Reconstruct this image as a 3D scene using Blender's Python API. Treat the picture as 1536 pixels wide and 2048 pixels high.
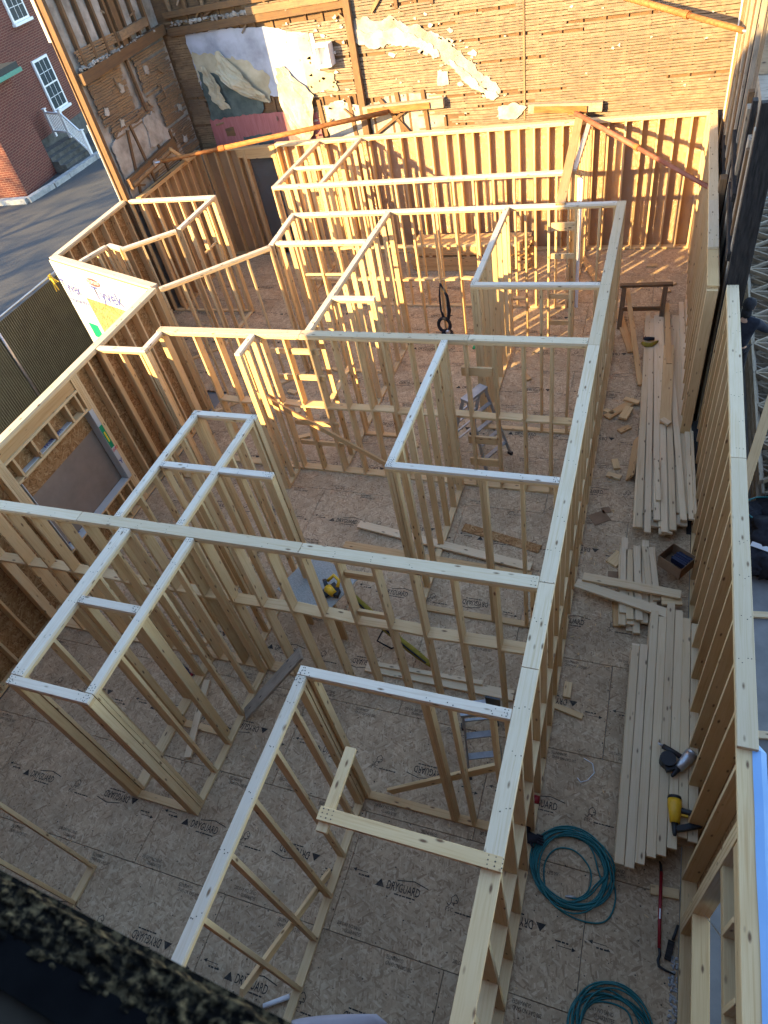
import bpy, bmesh, math, random
from mathutils import Vector, Matrix, Euler, noise
from mathutils.geometry import tessellate_polygon
R = math.radians
rnd = random.Random(7)
S = bpy.context.scene
for o in list(bpy.data.objects): bpy.data.objects.remove(o)
COL = S.collection
# ---------------------------------------------------------------- camera, world, sun, exposure
cam = bpy.data.cameras.new('camera'); camo = bpy.data.objects.new('camera', cam); COL.objects.link(camo)
camo.location = (0.4832, -1.0581, 7.7392)
camo.rotation_euler = (R(43.9733), R(9.6044), R(17.9906))
cam.sensor_fit = 'VERTICAL'; cam.sensor_height = 36.0; cam.lens = 36.0 * 1352.7 / 2048.0
cam.clip_start = 0.05; cam.clip_end = 600
cam.dof.use_dof = True; cam.dof.focus_distance = 9.0; cam.dof.aperture_fstop = 5.0
S.camera = camo
SUN_AZ, SUN_EL = 37.0, 18.0          # light travels towards +Y turned 37 deg to +X
W = bpy.data.worlds.new('World'); S.world = W; W.use_nodes = True
wn = W.node_tree; bg = wn.nodes['Background']
sky = wn.nodes.new('ShaderNodeTexSky'); sky.sky_type = 'NISHITA'; sky.sun_disc = False
sky.sun_elevation = R(SUN_EL); sky.sun_rotation = R(180 + SUN_AZ); sky.air_density = 1.0; sky.dust_density = 0.2; sky.ozone_density = 1.2
wn.links.new(sky.outputs[0], bg.inputs[0]); bg.inputs[1].default_value = 0.15
sl = bpy.data.lights.new('sun', 'SUN'); sl.energy = 4.6; sl.angle = R(0.55); sl.color = (1.0, 0.70, 0.31)
so = bpy.data.objects.new('sun', sl); COL.objects.link(so)
sd = Vector((math.sin(R(SUN_AZ)) * math.cos(R(SUN_EL)), math.cos(R(SUN_AZ)) * math.cos(R(SUN_EL)), -math.sin(R(SUN_EL))))
so.rotation_euler = sd.to_track_quat('-Z', 'Y').to_euler(); so.location = (-20, -20, 30)
S.view_settings.view_transform = 'Standard'; S.view_settings.look = 'None'
S.view_settings.exposure = 2.27; S.view_settings.gamma = 1.0; S.view_settings.use_curve_mapping = False
S.render.engine = 'CYCLES'
S.cycles.max_bounces = 5; S.cycles.diffuse_bounces = 4; S.cycles.glossy_bounces = 2; S.cycles.transmission_bounces = 2; S.cycles.transparent_max_bounces = 4; S.cycles.adaptive_threshold = 0.02

H = 2.744; T = 0.038
# ---------------------------------------------------------------- materials
def newmat(name):
    m = bpy.data.materials.new(name); m.use_nodes = True
    n = m.node_tree; n.nodes.clear()
    out = n.nodes.new('ShaderNodeOutputMaterial'); b = n.nodes.new('ShaderNodeBsdfPrincipled')
    n.links.new(b.outputs[0], out.inputs[0]); return m, n, b
def N(n, t, **k):
    x = n.nodes.new('ShaderNode' + t)
    for a, v in k.items(): setattr(x, a, v)
    return x
def coords(n, scale=(1, 1, 1), rand=True, kind='Object'):
    tc = N(n, 'TexCoord'); mp = N(n, 'Mapping'); mp.inputs['Scale'].default_value = scale
    n.links.new(tc.outputs[kind], mp.inputs[0])
    if rand:
        oi = N(n, 'ObjectInfo'); c = N(n, 'CombineXYZ'); ml = N(n, 'Math', operation='MULTIPLY'); ml.inputs[1].default_value = 173.0
        n.links.new(oi.outputs['Random'], ml.inputs[0])
        for i in range(3): n.links.new(ml.outputs[0], c.inputs[i])
        n.links.new(c.outputs[0], mp.inputs['Location'])
    return mp.outputs[0]
def noise_tex(n, co, scale, detail=4, rough=0.55, dist=0.0):
    t = N(n, 'TexNoise'); t.inputs['Scale'].default_value = scale; t.inputs['Detail'].default_value = detail
    t.inputs['Roughness'].default_value = rough; t.inputs['Distortion'].default_value = dist
    n.links.new(co, t.inputs['Vector']); return t.outputs['Fac']
def ramp(n, fac, stops):
    r = N(n, 'ValToRGB'); e = r.color_ramp.elements
    while len(e) < len(stops): e.new(0.5)
    for i, (p, c) in enumerate(stops): e[i].position = p; e[i].color = (*c, 1)
    n.links.new(fac, r.inputs[0]); return r.outputs[0]
def mixc(n, fac, a, b, mode='MIX'):
    m = N(n, 'Mix', data_type='RGBA', blend_type=mode)
    for s, v in ((m.inputs[0], fac), (m.inputs[6], a), (m.inputs[7], b)):
        if isinstance(v, (int, float)): s.default_value = v
        elif isinstance(v, tuple): s.default_value = (*v, 1)
        else: n.links.new(v, s)
    return m.outputs[2]
def bump(n, b, h, strength=0.3, dist=0.01):
    x = N(n, 'Bump'); x.inputs['Strength'].default_value = strength; x.inputs['Distance'].default_value = dist
    n.links.new(h, x.inputs['Height']); n.links.new(x.outputs[0], b.inputs['Normal'])
def gen(name, a, b2, scale=6.0, rough=0.8, bs=0.3, bd=0.01, metal=0.0, stretch=(1, 1, 1), spec=0.3, detail=5, lo=0.3, hi=0.7, rand=True):
    m, n, b = newmat(name); co = coords(n, stretch, rand)
    f = noise_tex(n, co, scale, detail, 0.62)
    n.links.new(ramp(n, f, [(lo, a), (hi, b2)]), b.inputs['Base Color'])
    b.inputs['Roughness'].default_value = rough; b.inputs['Metallic'].default_value = metal; b.inputs['Specular IOR Level'].default_value = spec
    if bs: bump(n, b, f, bs, bd)
    return m
def wood(name, pale, tan, dark, knots=True, rough=0.62, contrast=1.0, dirt=0.0, stain=None):
    m, n, b = newmat(name)
    co = coords(n, (0.9, 26, 26)); f = noise_tex(n, co, 1.6, 3, 0.6, 0.6)
    c = ramp(n, f, [(0.28, tan), (0.52, pale), (0.74, tuple(0.5 * (x + y) for x, y in zip(pale, tan)))])
    oi = N(n, 'ObjectInfo'); tint = ramp(n, oi.outputs['Random'], [(0.0, (0.80, 0.74, 0.66)), (0.25, (1.0, 0.98, 0.94)), (0.5, (0.94, 0.86, 0.74)), (0.75, (1.02, 1.0, 0.98)), (1.0, (0.88, 0.84, 0.80))])
    c = mixc(n, 1.0, c, tint, 'MULTIPLY')
    co3 = coords(n, (1.2, 3, 3)); f3 = noise_tex(n, co3, 2.0, 1, 0.5)
    c = mixc(n, ramp(n, f3, [(0.42, (0, 0, 0)), (0.75, (0.45, 0.45, 0.45))]), c, tan)
    if knots:
        co2 = coords(n, (3.2, 9, 9)); v = N(n, 'TexVoronoi'); v.inputs['Scale'].default_value = 1.3; n.links.new(co2, v.inputs['Vector'])
        k = ramp(n, v.outputs['Distance'], [(0.07, (1, 1, 1)), (0.17, (0, 0, 0))])
        c = mixc(n, k, c, dark)
    if dirt:
        co4 = coords(n, (2, 4, 4)); f4 = noise_tex(n, co4, 3.0, 6, 0.7)
        c = mixc(n, ramp(n, f4, [(0.45, (0, 0, 0)), (0.7, (dirt, dirt, dirt))]), c, (0.06, 0.05, 0.04))
    if stain:
        co5 = coords(n, (0.5, 0.5, 0.8)); f5 = noise_tex(n, co5, 1.3, 5, 0.6)
        c = mixc(n, ramp(n, f5, [(0.40, (0, 0, 0)), (0.68, (0.75, 0.75, 0.75))]), c, stain)
    n.links.new(c, b.inputs['Base Color']); b.inputs['Roughness'].default_value = rough; b.inputs['Specular IOR Level'].default_value = 0.35
    return m
def osb(name, cols, scale=1.0, rough=0.7, dirt=0.35, rand=True):
    m, n, b = newmat(name)
    outs = []
    for i, (rot, sc) in enumerate(((0.35, (26, 105, 40)), (1.35, (30, 120, 40)), (2.45, (24, 95, 40)))):
        tc = N(n, 'TexCoord'); mp0 = N(n, 'Mapping'); mp0.inputs['Rotation'].default_value = (0, 0, rot)
        mp = N(n, 'Mapping'); mp.inputs['Scale'].default_value = tuple(x * scale for x in sc)
        n.links.new(tc.outputs['Object'], mp0.inputs[0]); n.links.new(mp0.outputs[0], mp.inputs[0])
        if rand:
            oi = N(n, 'ObjectInfo'); c = N(n, 'CombineXYZ'); ml = N(n, 'Math', operation='MULTIPLY'); ml.inputs[1].default_value = 91.0
            n.links.new(oi.outputs['Random'], ml.inputs[0]); n.links.new(ml.outputs[0], c.inputs[0]); n.links.new(ml.outputs[0], c.inputs[1]); n.links.new(c.outputs[0], mp.inputs['Location'])
        v = N(n, 'TexVoronoi'); v.inputs['Scale'].default_value = 0.42; n.links.new(mp.outputs[0], v.inputs['Vector'])
        s = N(n, 'SeparateColor'); n.links.new(v.outputs['Color'], s.inputs[0]); outs.append((s.outputs[0], s.outputs[1]))
    def top(p, q):
        sel = N(n, 'Math', operation='GREATER_THAN'); n.links.new(q[1], sel.inputs[0]); n.links.new(p[1], sel.inputs[1])
        mx = N(n, 'Mix', data_type='FLOAT'); n.links.new(sel.outputs[0], mx.inputs[0]); n.links.new(p[0], mx.inputs[2]); n.links.new(q[0], mx.inputs[3])
        hx = N(n, 'Math', operation='MAXIMUM'); n.links.new(p[1], hx.inputs[0]); n.links.new(q[1], hx.inputs[1]); return mx.outputs[0], hx.outputs[0]
    f = top(top(outs[0], outs[1]), outs[2])[0]
    c = ramp(n, f, [(0.0, cols[0]), (0.35, cols[1]), (0.7, cols[2]), (1.0, cols[3])])
    co = coords(n, (1, 1, 1), rand); g = noise_tex(n, co, 1.7, 5, 0.65)
    c = mixc(n, ramp(n, g, [(0.42, (0, 0, 0)), (0.72, (dirt, dirt, dirt))]), c, tuple(x * 0.38 for x in cols[1]))
    n.links.new(c, b.inputs['Base Color']); b.inputs['Roughness'].default_value = rough; b.inputs['Specular IOR Level'].default_value = 0.25
    return m
def flat(name, c, rough=0.6, metal=0.0, spec=0.4, var=0.12):
    return gen(name, tuple(x * (1 - var) for x in c), tuple(x * (1 + var) for x in c), 9.0, rough, 0.08, 0.004, metal, spec=spec)
M = {}
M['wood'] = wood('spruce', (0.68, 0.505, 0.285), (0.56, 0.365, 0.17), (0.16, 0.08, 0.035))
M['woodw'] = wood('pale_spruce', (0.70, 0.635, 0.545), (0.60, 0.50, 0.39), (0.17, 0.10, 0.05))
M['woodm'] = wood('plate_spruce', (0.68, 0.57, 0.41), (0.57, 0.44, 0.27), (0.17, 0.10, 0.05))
M['woodp'] = wood('pile_spruce', (0.70, 0.57, 0.39), (0.60, 0.45, 0.27), (0.15, 0.09, 0.05))
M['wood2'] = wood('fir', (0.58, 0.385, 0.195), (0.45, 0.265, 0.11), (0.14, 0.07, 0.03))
M['oldwood'] = wood('old_timber', (0.20, 0.12, 0.06), (0.11, 0.06, 0.03), (0.03, 0.02, 0.012), False, 0.85, dirt=0.5)
M['greywood'] = wood('weathered_board', (0.40, 0.34, 0.27), (0.27, 0.22, 0.165), (0.08, 0.06, 0.05), True, 0.85, dirt=0.4)
M['lath'] = wood('lath', (0.34, 0.265, 0.195), (0.235, 0.165, 0.105), (0.10, 0.06, 0.03), False, 0.9, dirt=0.7, stain=(0.15, 0.12, 0.09))
M['lathd'] = wood('lath_dark', (0.34, 0.23, 0.13), (0.20, 0.12, 0.06), (0.05, 0.03, 0.02), False, 0.85, dirt=0.6, stain=(0.13, 0.09, 0.06))
M['char'] = gen('charred_wood', (0.010, 0.009, 0.009), (0.045, 0.040, 0.038), 5, 0.8, 0.9, 0.02, stretch=(1, 8, 8), lo=0.35, hi=0.75)
M['osb'] = osb('floor_osb', [(0.30, 0.20, 0.115), (0.44, 0.31, 0.185), (0.495, 0.355, 0.215), (0.58, 0.44, 0.285)], scale=1.25, dirt=0.45)
M['osbo'] = osb('sheathing_osb', [(0.20, 0.09, 0.03), (0.31, 0.155, 0.055), (0.37, 0.20, 0.08), (0.46, 0.28, 0.13)], dirt=0.2)
M['brown'] = gen('brown_sheathing', (0.33, 0.195, 0.095), (0.42, 0.26, 0.14), 1.4, 0.62, 0.05, 0.004)
M['tyvek'] = gen('house_wrap', (0.44, 0.45, 0.43), (0.50, 0.50, 0.48), 2.5, 0.55, 0.25, 0.012, rand=False)
M['ink'] = gen('print_ink', (0.030, 0.026, 0.023), (0.15, 0.115, 0.08), 14, 0.8, 0, lo=0.48, hi=0.8)
M['blueink'] = flat('blue_ink', (0.05, 0.06, 0.22), 0.6); M['redink'] = flat('red_ink', (0.55, 0.04, 0.05), 0.6)
M['green'] = flat('green_print', (0.0, 0.24, 0.10), 0.5); M['yellowp'] = flat('yellow_print', (0.75, 0.55, 0.03), 0.5)
M['nail'] = flat('nail_steel', (0.05, 0.045, 0.04), 0.5, 0.4)
M['rust'] = gen('rusty_pipe', (0.22, 0.075, 0.025), (0.42, 0.19, 0.06), 7, 0.7, 0.4, 0.006, 0.2, (0.6, 3, 3))
M['rustr'] = gen('red_oxide_pipe', (0.26, 0.075, 0.045), (0.38, 0.15, 0.09), 6, 0.65, 0.3, 0.005, 0.2)
M['steel'] = gen('galvanised_steel', (0.42, 0.43, 0.45), (0.60, 0.61, 0.63), 12, 0.38, 0.1, 0.003, 0.8)
M['alu'] = gen('aluminium', (0.30, 0.305, 0.315), (0.42, 0.425, 0.435), 16, 0.42, 0.05, 0.002, 0.7)
M['black'] = flat('black_plastic', (0.018, 0.018, 0.02), 0.5); M['cloth'] = gen('black_cloth', (0.010, 0.010, 0.014), (0.03, 0.03, 0.038), 14, 0.9, 0.6, 0.01)
M['yellow'] = flat('yellow_plastic', (0.72, 0.40, 0.02), 0.42); M['olive'] = gen('olive_yellow_fabric', (0.20, 0.15, 0.02), (0.30, 0.23, 0.03), 16, 0.8, 0.3, 0.004)
M['hose'] = flat('teal_hose', (0.010, 0.13, 0.135), 0.38); M['red'] = flat('red_paint', (0.26, 0.012, 0.018), 0.42)
M['card'] = gen('cardboard', (0.19, 0.115, 0.065), (0.27, 0.17, 0.10), 5, 0.85, 0.1, 0.003)
M['white'] = flat('white_paint', (0.76, 0.77, 0.78), 0.5, var=0.04); M['paper'] = flat('pale_paper', (0.66, 0.60, 0.62), 0.8, var=0.03)
M['blue'] = gen('blue_membrane', (0.20, 0.38, 0.66), (0.27, 0.46, 0.74), 1.2, 0.45, 0.2, 0.02)
M['navy'] = gen('navy_knit', (0.014, 0.016, 0.026), (0.030, 0.034, 0.050), 20, 0.9, 0.4, 0.005)
M['skin'] = flat('skin', (0.50, 0.29, 0.20), 0.55, var=0.05)
M['asphalt'] = gen('asphalt', (0.045, 0.046, 0.049), (0.09, 0.089, 0.088), 22, 0.85, 0.5, 0.01, detail=8, rand=False)
M['concrete'] = gen('concrete', (0.15, 0.15, 0.148), (0.25, 0.247, 0.24), 2.2, 0.85, 0.3, 0.006, detail=8, rand=False)
M['slabg'] = gen('dusty_ground', (0.20, 0.165, 0.135), (0.29, 0.245, 0.205), 1.5, 0.9, 0.3, 0.006, detail=8, rand=False)
M['stone'] = gen('grey_stone', (0.22, 0.225, 0.23), (0.42, 0.42, 0.41), 5, 0.85, 0.5, 0.02)
M['darkstone'] = gen('dark_stone', (0.06, 0.06, 0.055), (0.13, 0.125, 0.115), 5, 0.9, 0.4, 0.02)
M['plw'] = gen('white_plaster', (0.30, 0.265, 0.21), (0.54, 0.51, 0.45), 3.0, 0.95, 0.8, 0.02, detail=10, lo=0.35, hi=0.65)
M['plg'] = gen('grey_plaster', (0.20, 0.175, 0.145), (0.45, 0.41, 0.36), 2.2, 0.95, 0.8, 0.02, detail=10, lo=0.35, hi=0.65)
M['plb'] = gen('blue_painted_plaster', (0.24, 0.255, 0.30), (0.44, 0.47, 0.55), 1.3, 0.75, 0.5, 0.012, detail=10, lo=0.35, hi=0.6)
M['ply'] = gen('yellowed_plaster', (0.30, 0.25, 0.16), (0.54, 0.49, 0.36), 1.8, 0.75, 0.35, 0.008, detail=8)
M['plgn'] = gen('dark_green_plaster', (0.035, 0.055, 0.055), (0.12, 0.15, 0.14), 4.0, 0.75, 0.4, 0.008, detail=9)
M['plp'] = gen('pink_boards', (0.30, 0.10, 0.10), (0.42, 0.165, 0.16), 2.4, 0.75, 0.3, 0.006, stretch=(14, 1, 1), detail=6)
M['moss'] = gen('mossy_masonry', (0.008, 0.007, 0.006), (0.26, 0.19, 0.10), 55, 0.95, 0.8, 0.01, detail=8, lo=0.47, hi=0.82, spec=0.05)
M['tar'] = gen('tar_strip', (0.004, 0.004, 0.005), (0.009, 0.009, 0.010), 8, 0.95, 0.2, 0.004, spec=0.03)
M['brownsill'] = gen('sill_wood', (0.022, 0.017, 0.012), (0.05, 0.038, 0.026), 6, 0.85, 0.2, 0.004)
M['slat'] = gen('fence_slat', (0.018, 0.024, 0.018), (0.036, 0.045, 0.036), 3, 0.6, 0, spec=0.4)
M['copper'] = flat('green_copper', (0.10, 0.27, 0.20), 0.7); M['darkroof'] = flat('dark_roof', (0.03, 0.035, 0.035), 0.7)
M['winglass'] = flat('window_glass', (0.05, 0.065, 0.07), 0.08, 0.0, 0.6); M['leaf'] = gen('leaf', (0.05, 0.075, 0.02), (0.11, 0.12, 0.03), 3, 0.6, 0)
M['bark'] = gen('bark', (0.06, 0.045, 0.03), (0.14, 0.11, 0.08), 9, 0.9, 0.6, 0.02)
M['coverply'] = gen('weathered_plywood', (0.21, 0.155, 0.115), (0.29, 0.22, 0.165), 2.0, 0.85, 0.15, 0.004, detail=8)
M['tabletop'] = gen('grey_strand_board', (0.24, 0.235, 0.21), (0.40, 0.39, 0.35), 30, 0.8, 0.1, 0.004, detail=4, stretch=(1, 3, 1))
M['blueb'] = flat('blue_plastic', (0.012, 0.018, 0.05), 0.35)
def brickmat():
    m, n, b = newmat('red_brick'); tc = N(n, 'TexCoord'); s = N(n, 'SeparateXYZ'); n.links.new(tc.outputs['Object'], s.inputs[0])
    a = N(n, 'Math', operation='ADD'); n.links.new(s.outputs[0], a.inputs[0]); n.links.new(s.outputs[1], a.inputs[1])
    c = N(n, 'CombineXYZ'); n.links.new(a.outputs[0], c.inputs[0]); n.links.new(s.outputs[2], c.inputs[1])
    t = N(n, 'TexBrick'); n.links.new(c.outputs[0], t.inputs['Vector']); t.inputs['Scale'].default_value = 1.0
    t.inputs['Brick Width'].default_value = 0.26; t.inputs['Row Height'].default_value = 0.082; t.inputs['Mortar Size'].default_value = 0.008
    t.inputs['Color1'].default_value = (0.13, 0.026, 0.016, 1); t.inputs['Color2'].default_value = (0.09, 0.018, 0.012, 1); t.inputs['Mortar'].default_value = (0.24, 0.14, 0.10, 1)
    f = noise_tex(n, tc.outputs['Object'], 1.2, 5); col = mixc(n, ramp(n, f, [(0.4, (0, 0, 0)), (0.75, (0.5, 0.5, 0.5))]), t.outputs[0], (0.10, 0.03, 0.025))
    n.links.new(col, b.inputs['Base Color']); b.inputs['Roughness'].default_value = 0.85; return m
M['brick'] = brickmat()
def filmmat():
    m, n, b = newmat('plastic_film'); out = [x for x in n.nodes if x.type == 'OUTPUT_MATERIAL'][0]
    tr = N(n, 'BsdfTransparent'); gl = N(n, 'BsdfGlossy'); gl.inputs['Roughness'].default_value = 0.22
    co = coords(n, (3, 3, 9)); f = noise_tex(n, co, 2.0, 5, 0.6, 1.5); bp = N(n, 'Bump'); bp.inputs['Strength'].default_value = 0.9; bp.inputs['Distance'].default_value = 0.06
    n.links.new(f, bp.inputs['Height']); n.links.new(bp.outputs[0], gl.inputs['Normal'])
    mx = N(n, 'MixShader'); mx.inputs[0].default_value = 0.13; n.links.new(tr.outputs[0], mx.inputs[1]); n.links.new(gl.outputs[0], mx.inputs[2]); n.links.new(mx.outputs[0], out.inputs[0]); return m
M['film'] = filmmat()
# ---------------------------------------------------------------- mesh helpers
def link(name, me, mat=None, parent=None, loc=None):
    o = bpy.data.objects.new(name, me); COL.objects.link(o)
    if mat is not None and me is not None and not me.materials: me.materials.append(mat if not isinstance(mat, str) else M[mat])
    if parent is not None: o.parent = parent
    if loc is not None: o.location = loc
    return o
def tag(o, label, cat=None, group=None, kind=None):
    if label: o['label'] = label
    if cat: o['category'] = cat
    if group: o['group'] = group
    if kind: o['kind'] = kind
    return o
def thing(name, label, cat, loc=(0, 0, 0), group=None, rz=0.0):
    o = link(name, None); o.location = loc; o.rotation_euler = (0, 0, rz); o.empty_display_size = 0.2
    return tag(o, label, cat, group)
_bc = {}
def cbox(L, w, t, mat, c=0.0025):
    k = (round(L, 3), round(w, 3), round(t, 3), mat)
    if k in _bc: return _bc[k]
    c = min(c, w * 0.2, t * 0.2); vs = []; idx = {}
    for sx in (-1, 1):
        for sy in (-1, 1):
            for sz in (-1, 1):
                for ax in range(3):
                    p = [sx * L / 2, sy * w / 2, sz * t / 2]
                    for a in range(3):
                        if a != ax: p[a] -= (sx, sy, sz)[a] * c
                    idx[(sx, sy, sz, ax)] = len(vs); vs.append(p)
    fs = []
    for ax in range(3):
        a, b = [i for i in range(3) if i != ax]
        for s in (-1, 1):
            q = []
            for sa, sb in ((-1, -1), (1, -1), (1, 1), (-1, 1)):
                k3 = [0, 0, 0]; k3[ax] = s; k3[a] = sa; k3[b] = sb; q.append(idx[(*k3, ax)])
            fs.append(q)
        for sa in (-1, 1):
            for sb in (-1, 1):
                q = []
                for s, wh in ((-1, a), (1, a), (1, b), (-1, b)):
                    k3 = [0, 0, 0]; k3[ax] = s; k3[a] = sa; k3[b] = sb; q.append(idx[(*k3, wh)])
                fs.append(q)
    for sx in (-1, 1):
        for sy in (-1, 1):
            for sz in (-1, 1): fs.append([idx[(sx, sy, sz, ax)] for ax in range(3)])
    me = bpy.data.meshes.new('board'); me.from_pydata(vs, [], fs)
    bm = bmesh.new(); bm.from_mesh(me); bmesh.ops.recalc_face_normals(bm, faces=bm.faces); bm.to_mesh(me); bm.free()
    me.materials.append(M[mat]); _bc[k] = me; return me
def V(*a): return Vector(a)
def place(o, mid, X, Y, parent):
    X = X.normalized(); Z = X.cross(Y).normalized(); Y = Z.cross(X)
    m = Matrix((X, Y, Z)).transposed().to_4x4(); m.translation = mid
    if parent is not None:
        pm = Matrix.Translation(parent.location) @ parent.rotation_euler.to_matrix().to_4x4(); m = pm.inverted() @ m; o.parent = parent
    o.matrix_basis = m; return o
def board(parent, name, p0, p1, w, t, side, mat='wood'):
    p0 = Vector(p0); p1 = Vector(p1); side = Vector(side)
    o = link(name, cbox((p1 - p0).length, w, t, mat)); return place(o, (p0 + p1) / 2, p1 - p0, side, parent)
def solid(name, verts, faces, mat, parent=None, smooth=False):
    me = bpy.data.meshes.new(name); me.from_pydata([tuple(v) for v in verts], [], faces); me.materials.append(M[mat] if isinstance(mat, str) else mat)
    if smooth:
        for p in me.polygons: p.use_smooth = True
    me.update(); return link(name, me, None, parent)
class MB:
    def __init__(s): s.v = []; s.f = []
    def quad(s, a, b, c, d):
        i = len(s.v); s.v += [a, b, c, d]; s.f.append((i, i + 1, i + 2, i + 3))
    def box(s, c, X, Y, Z):
        c = Vector(c); X = Vector(X); Y = Vector(Y); Z = Vector(Z); i = len(s.v)
        for sx in (-1, 1):
            for sy in (-1, 1):
                for sz in (-1, 1): s.v.append(c + X * sx / 2 + Y * sy / 2 + Z * sz / 2)
        flip = X.cross(Y).dot(Z) < 0
        for f in ((0, 1, 3, 2), (4, 6, 7, 5), (0, 4, 5, 1), (2, 3, 7, 6), (0, 2, 6, 4), (1, 5, 7, 3)):
            f = tuple(i + j for j in f); s.f.append(f[::-1] if flip else f)
        return s
    def abox(s, x0, x1, y0, y1, z0, z1): return s.box(((x0 + x1) / 2, (y0 + y1) / 2, (z0 + z1) / 2), (x1 - x0, 0, 0), (0, y1 - y0, 0), (0, 0, z1 - z0))
    def tube(s, pts, r, n=8, caps=True):
        pts = [Vector(p) for p in pts]; rs = r if isinstance(r, (list, tuple)) else [r] * len(pts); rings = []; up = None
        for i, p in enumerate(pts):
            d = (pts[min(i + 1, len(pts) - 1)] - pts[max(i - 1, 0)])
            d = d.normalized() if d.length > 1e-9 else Vector((0, 0, 1))
            if up is None: up = Vector((0, 0, 1)) if abs(d.z) < 0.9 else Vector((1, 0, 0))
            a = d.cross(up).normalized(); up = a.cross(d).normalized(); b0 = len(s.v)
            for k in range(n):
                t = 2 * math.pi * k / n; s.v.append(p + (a * math.cos(t) + up * math.sin(t)) * rs[i])
            rings.append(b0)
        for i in range(len(rings) - 1):
            for k in range(n): s.f.append((rings[i] + k, rings[i] + (k + 1) % n, rings[i + 1] + (k + 1) % n, rings[i + 1] + k))
        if caps: s.f.append(tuple(rings[0] + k for k in range(n))[::-1]); s.f.append(tuple(rings[-1] + k for k in range(n)))
        return s
    def ell(s, c, rx, ry, rz, n=10, m=7, jit=0.0):
        b0 = len(s.v); c = Vector(c)
        for i in range(m + 1):
            th = math.pi * i / m
            for k in range(n):
                ph = 2 * math.pi * k / n; q = Vector((math.sin(th) * math.cos(ph), math.sin(th) * math.sin(ph), math.cos(th)))
                j = 1 + jit * (noise.noise(q * 2.3 + c * 3))
                s.v.append(c + Vector((q.x * rx, q.y * ry, q.z * rz)) * j)
        for i in range(m):
            for k in range(n): s.f.append((b0 + i * n + k, b0 + (i + 1) * n + k, b0 + (i + 1) * n + (k + 1) % n, b0 + i * n + (k + 1) % n))
        return s
    def build(s, name, mat, parent=None, smooth=False):
        off = parent.location if parent is not None else Vector((0, 0, 0))
        o = solid(name, [Vector(v) - off for v in s.v], s.f, mat, parent, smooth)
        return o
def prism(pts, n, th):
    """closed slab from a 3-D outline, extruded by th along n"""
    pts = [Vector(p) for p in pts]; n = Vector(n).normalized(); k = len(pts)
    tri = tessellate_polygon([pts]); vs = pts + [p + n * th for p in pts]
    a = (pts[tri[0][1]] - pts[tri[0][0]]).cross(pts[tri[0][2]] - pts[tri[0][0]]).dot(n)
    fs = []
    for t in tri:
        t = t if a > 0 else t[::-1]
        fs.append(tuple(k + i for i in t)); fs.append(tuple(t[::-1]))
    for i in range(k): j = (i + 1) % k; fs.append((i, j, k + j, k + i))
    me = bpy.data.meshes.new('slab'); me.from_pydata([tuple(v) for v in vs], [], fs)
    bm = bmesh.new(); bm.from_mesh(me); bmesh.ops.recalc_face_normals(bm, faces=bm.faces); bm.to_mesh(me); bm.free(); return me
def jag(poly, step=0.12, amp=0.05, seed=0):
    out = []; r = random.Random(seed); step = min(step, .05)
    for i in range(len(poly)):
        a = Vector((*poly[i], 0)); b = Vector((*poly[(i + 1) % len(poly)], 0)); k = max(1, int((b - a).length / step)); nn = Vector((-(b - a).y, (b - a).x, 0)).normalized()
        for j in range(k):
            p = a.lerp(b, j / k); q = p + Vector((seed * 3.1, 0, 0))
            if j: p = p + nn * (amp * 1.1 * noise.noise(q * 3.0) + amp * .7 * noise.noise(q * 9.0) + r.uniform(-.2, .2) * amp)
            out.append((p.x, p.y))
    return out
_tc = {}
def textmesh(body, size, mat, align='LEFT', bold=0.0):
    k = (body, size, mat, align, bold)
    if k in _tc: return _tc[k]
    cu = bpy.data.curves.new('lettering', 'FONT'); cu.body = body; cu.size = size; cu.align_x = align; cu.offset = bold; cu.resolution_u = 2 if size < .15 else 6
    o = bpy.data.objects.new('lettering', cu); COL.objects.link(o); bpy.context.view_layer.update()
    me = bpy.data.meshes.new_from_object(o.evaluated_get(bpy.context.evaluated_depsgraph_get())); bpy.data.objects.remove(o)
    me.materials.clear(); me.materials.append(M[mat]); _tc[k] = me; return me
def put_text(parent, body, size, mat, origin, xdir, ydir, bold=0.0, sx=1.0, align='LEFT', name='lettering'):
    o = link(name, textmesh(body, size, mat, align, bold)); place(o, Vector(origin), Vector(xdir), Vector(ydir), parent)
    o.scale = (sx, 1, 1) if sx != 1.0 else (1, 1, 1); return o
# ---------------------------------------------------------------- ground
g = solid('ground', [(-160, -120, -.5), (160, -120, -.5), (160, 200, -.5), (-160, 200, -.5)], [(0, 1, 2, 3)], 'asphalt'); tag(g, 'dark asphalt car park with streaks of low sun', None, None, 'structure')
g = MB().abox(1.62, 9, -1.6, 18, -.496, -.30).build('pavement', 'concrete'); tag(g, 'grey concrete strip outside the right framed wall', None, None, 'structure')
g = MB().abox(-12.3, -7.74, -3, 7.7, -.496, -.44).build('path', 'slabg'); tag(g, 'dusty concrete strip between the fence and the left wall', None, None, 'structure')
mb = MB().abox(-7.66, 1.58, -2.4, 7.9, -.49, -.05).abox(-10.8, 1.44, 7.9, 14.7, -.49, -.05)
tag(mb.build('foundation', 'concrete'), 'concrete base under the plywood deck', None, None, 'structure')
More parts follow.
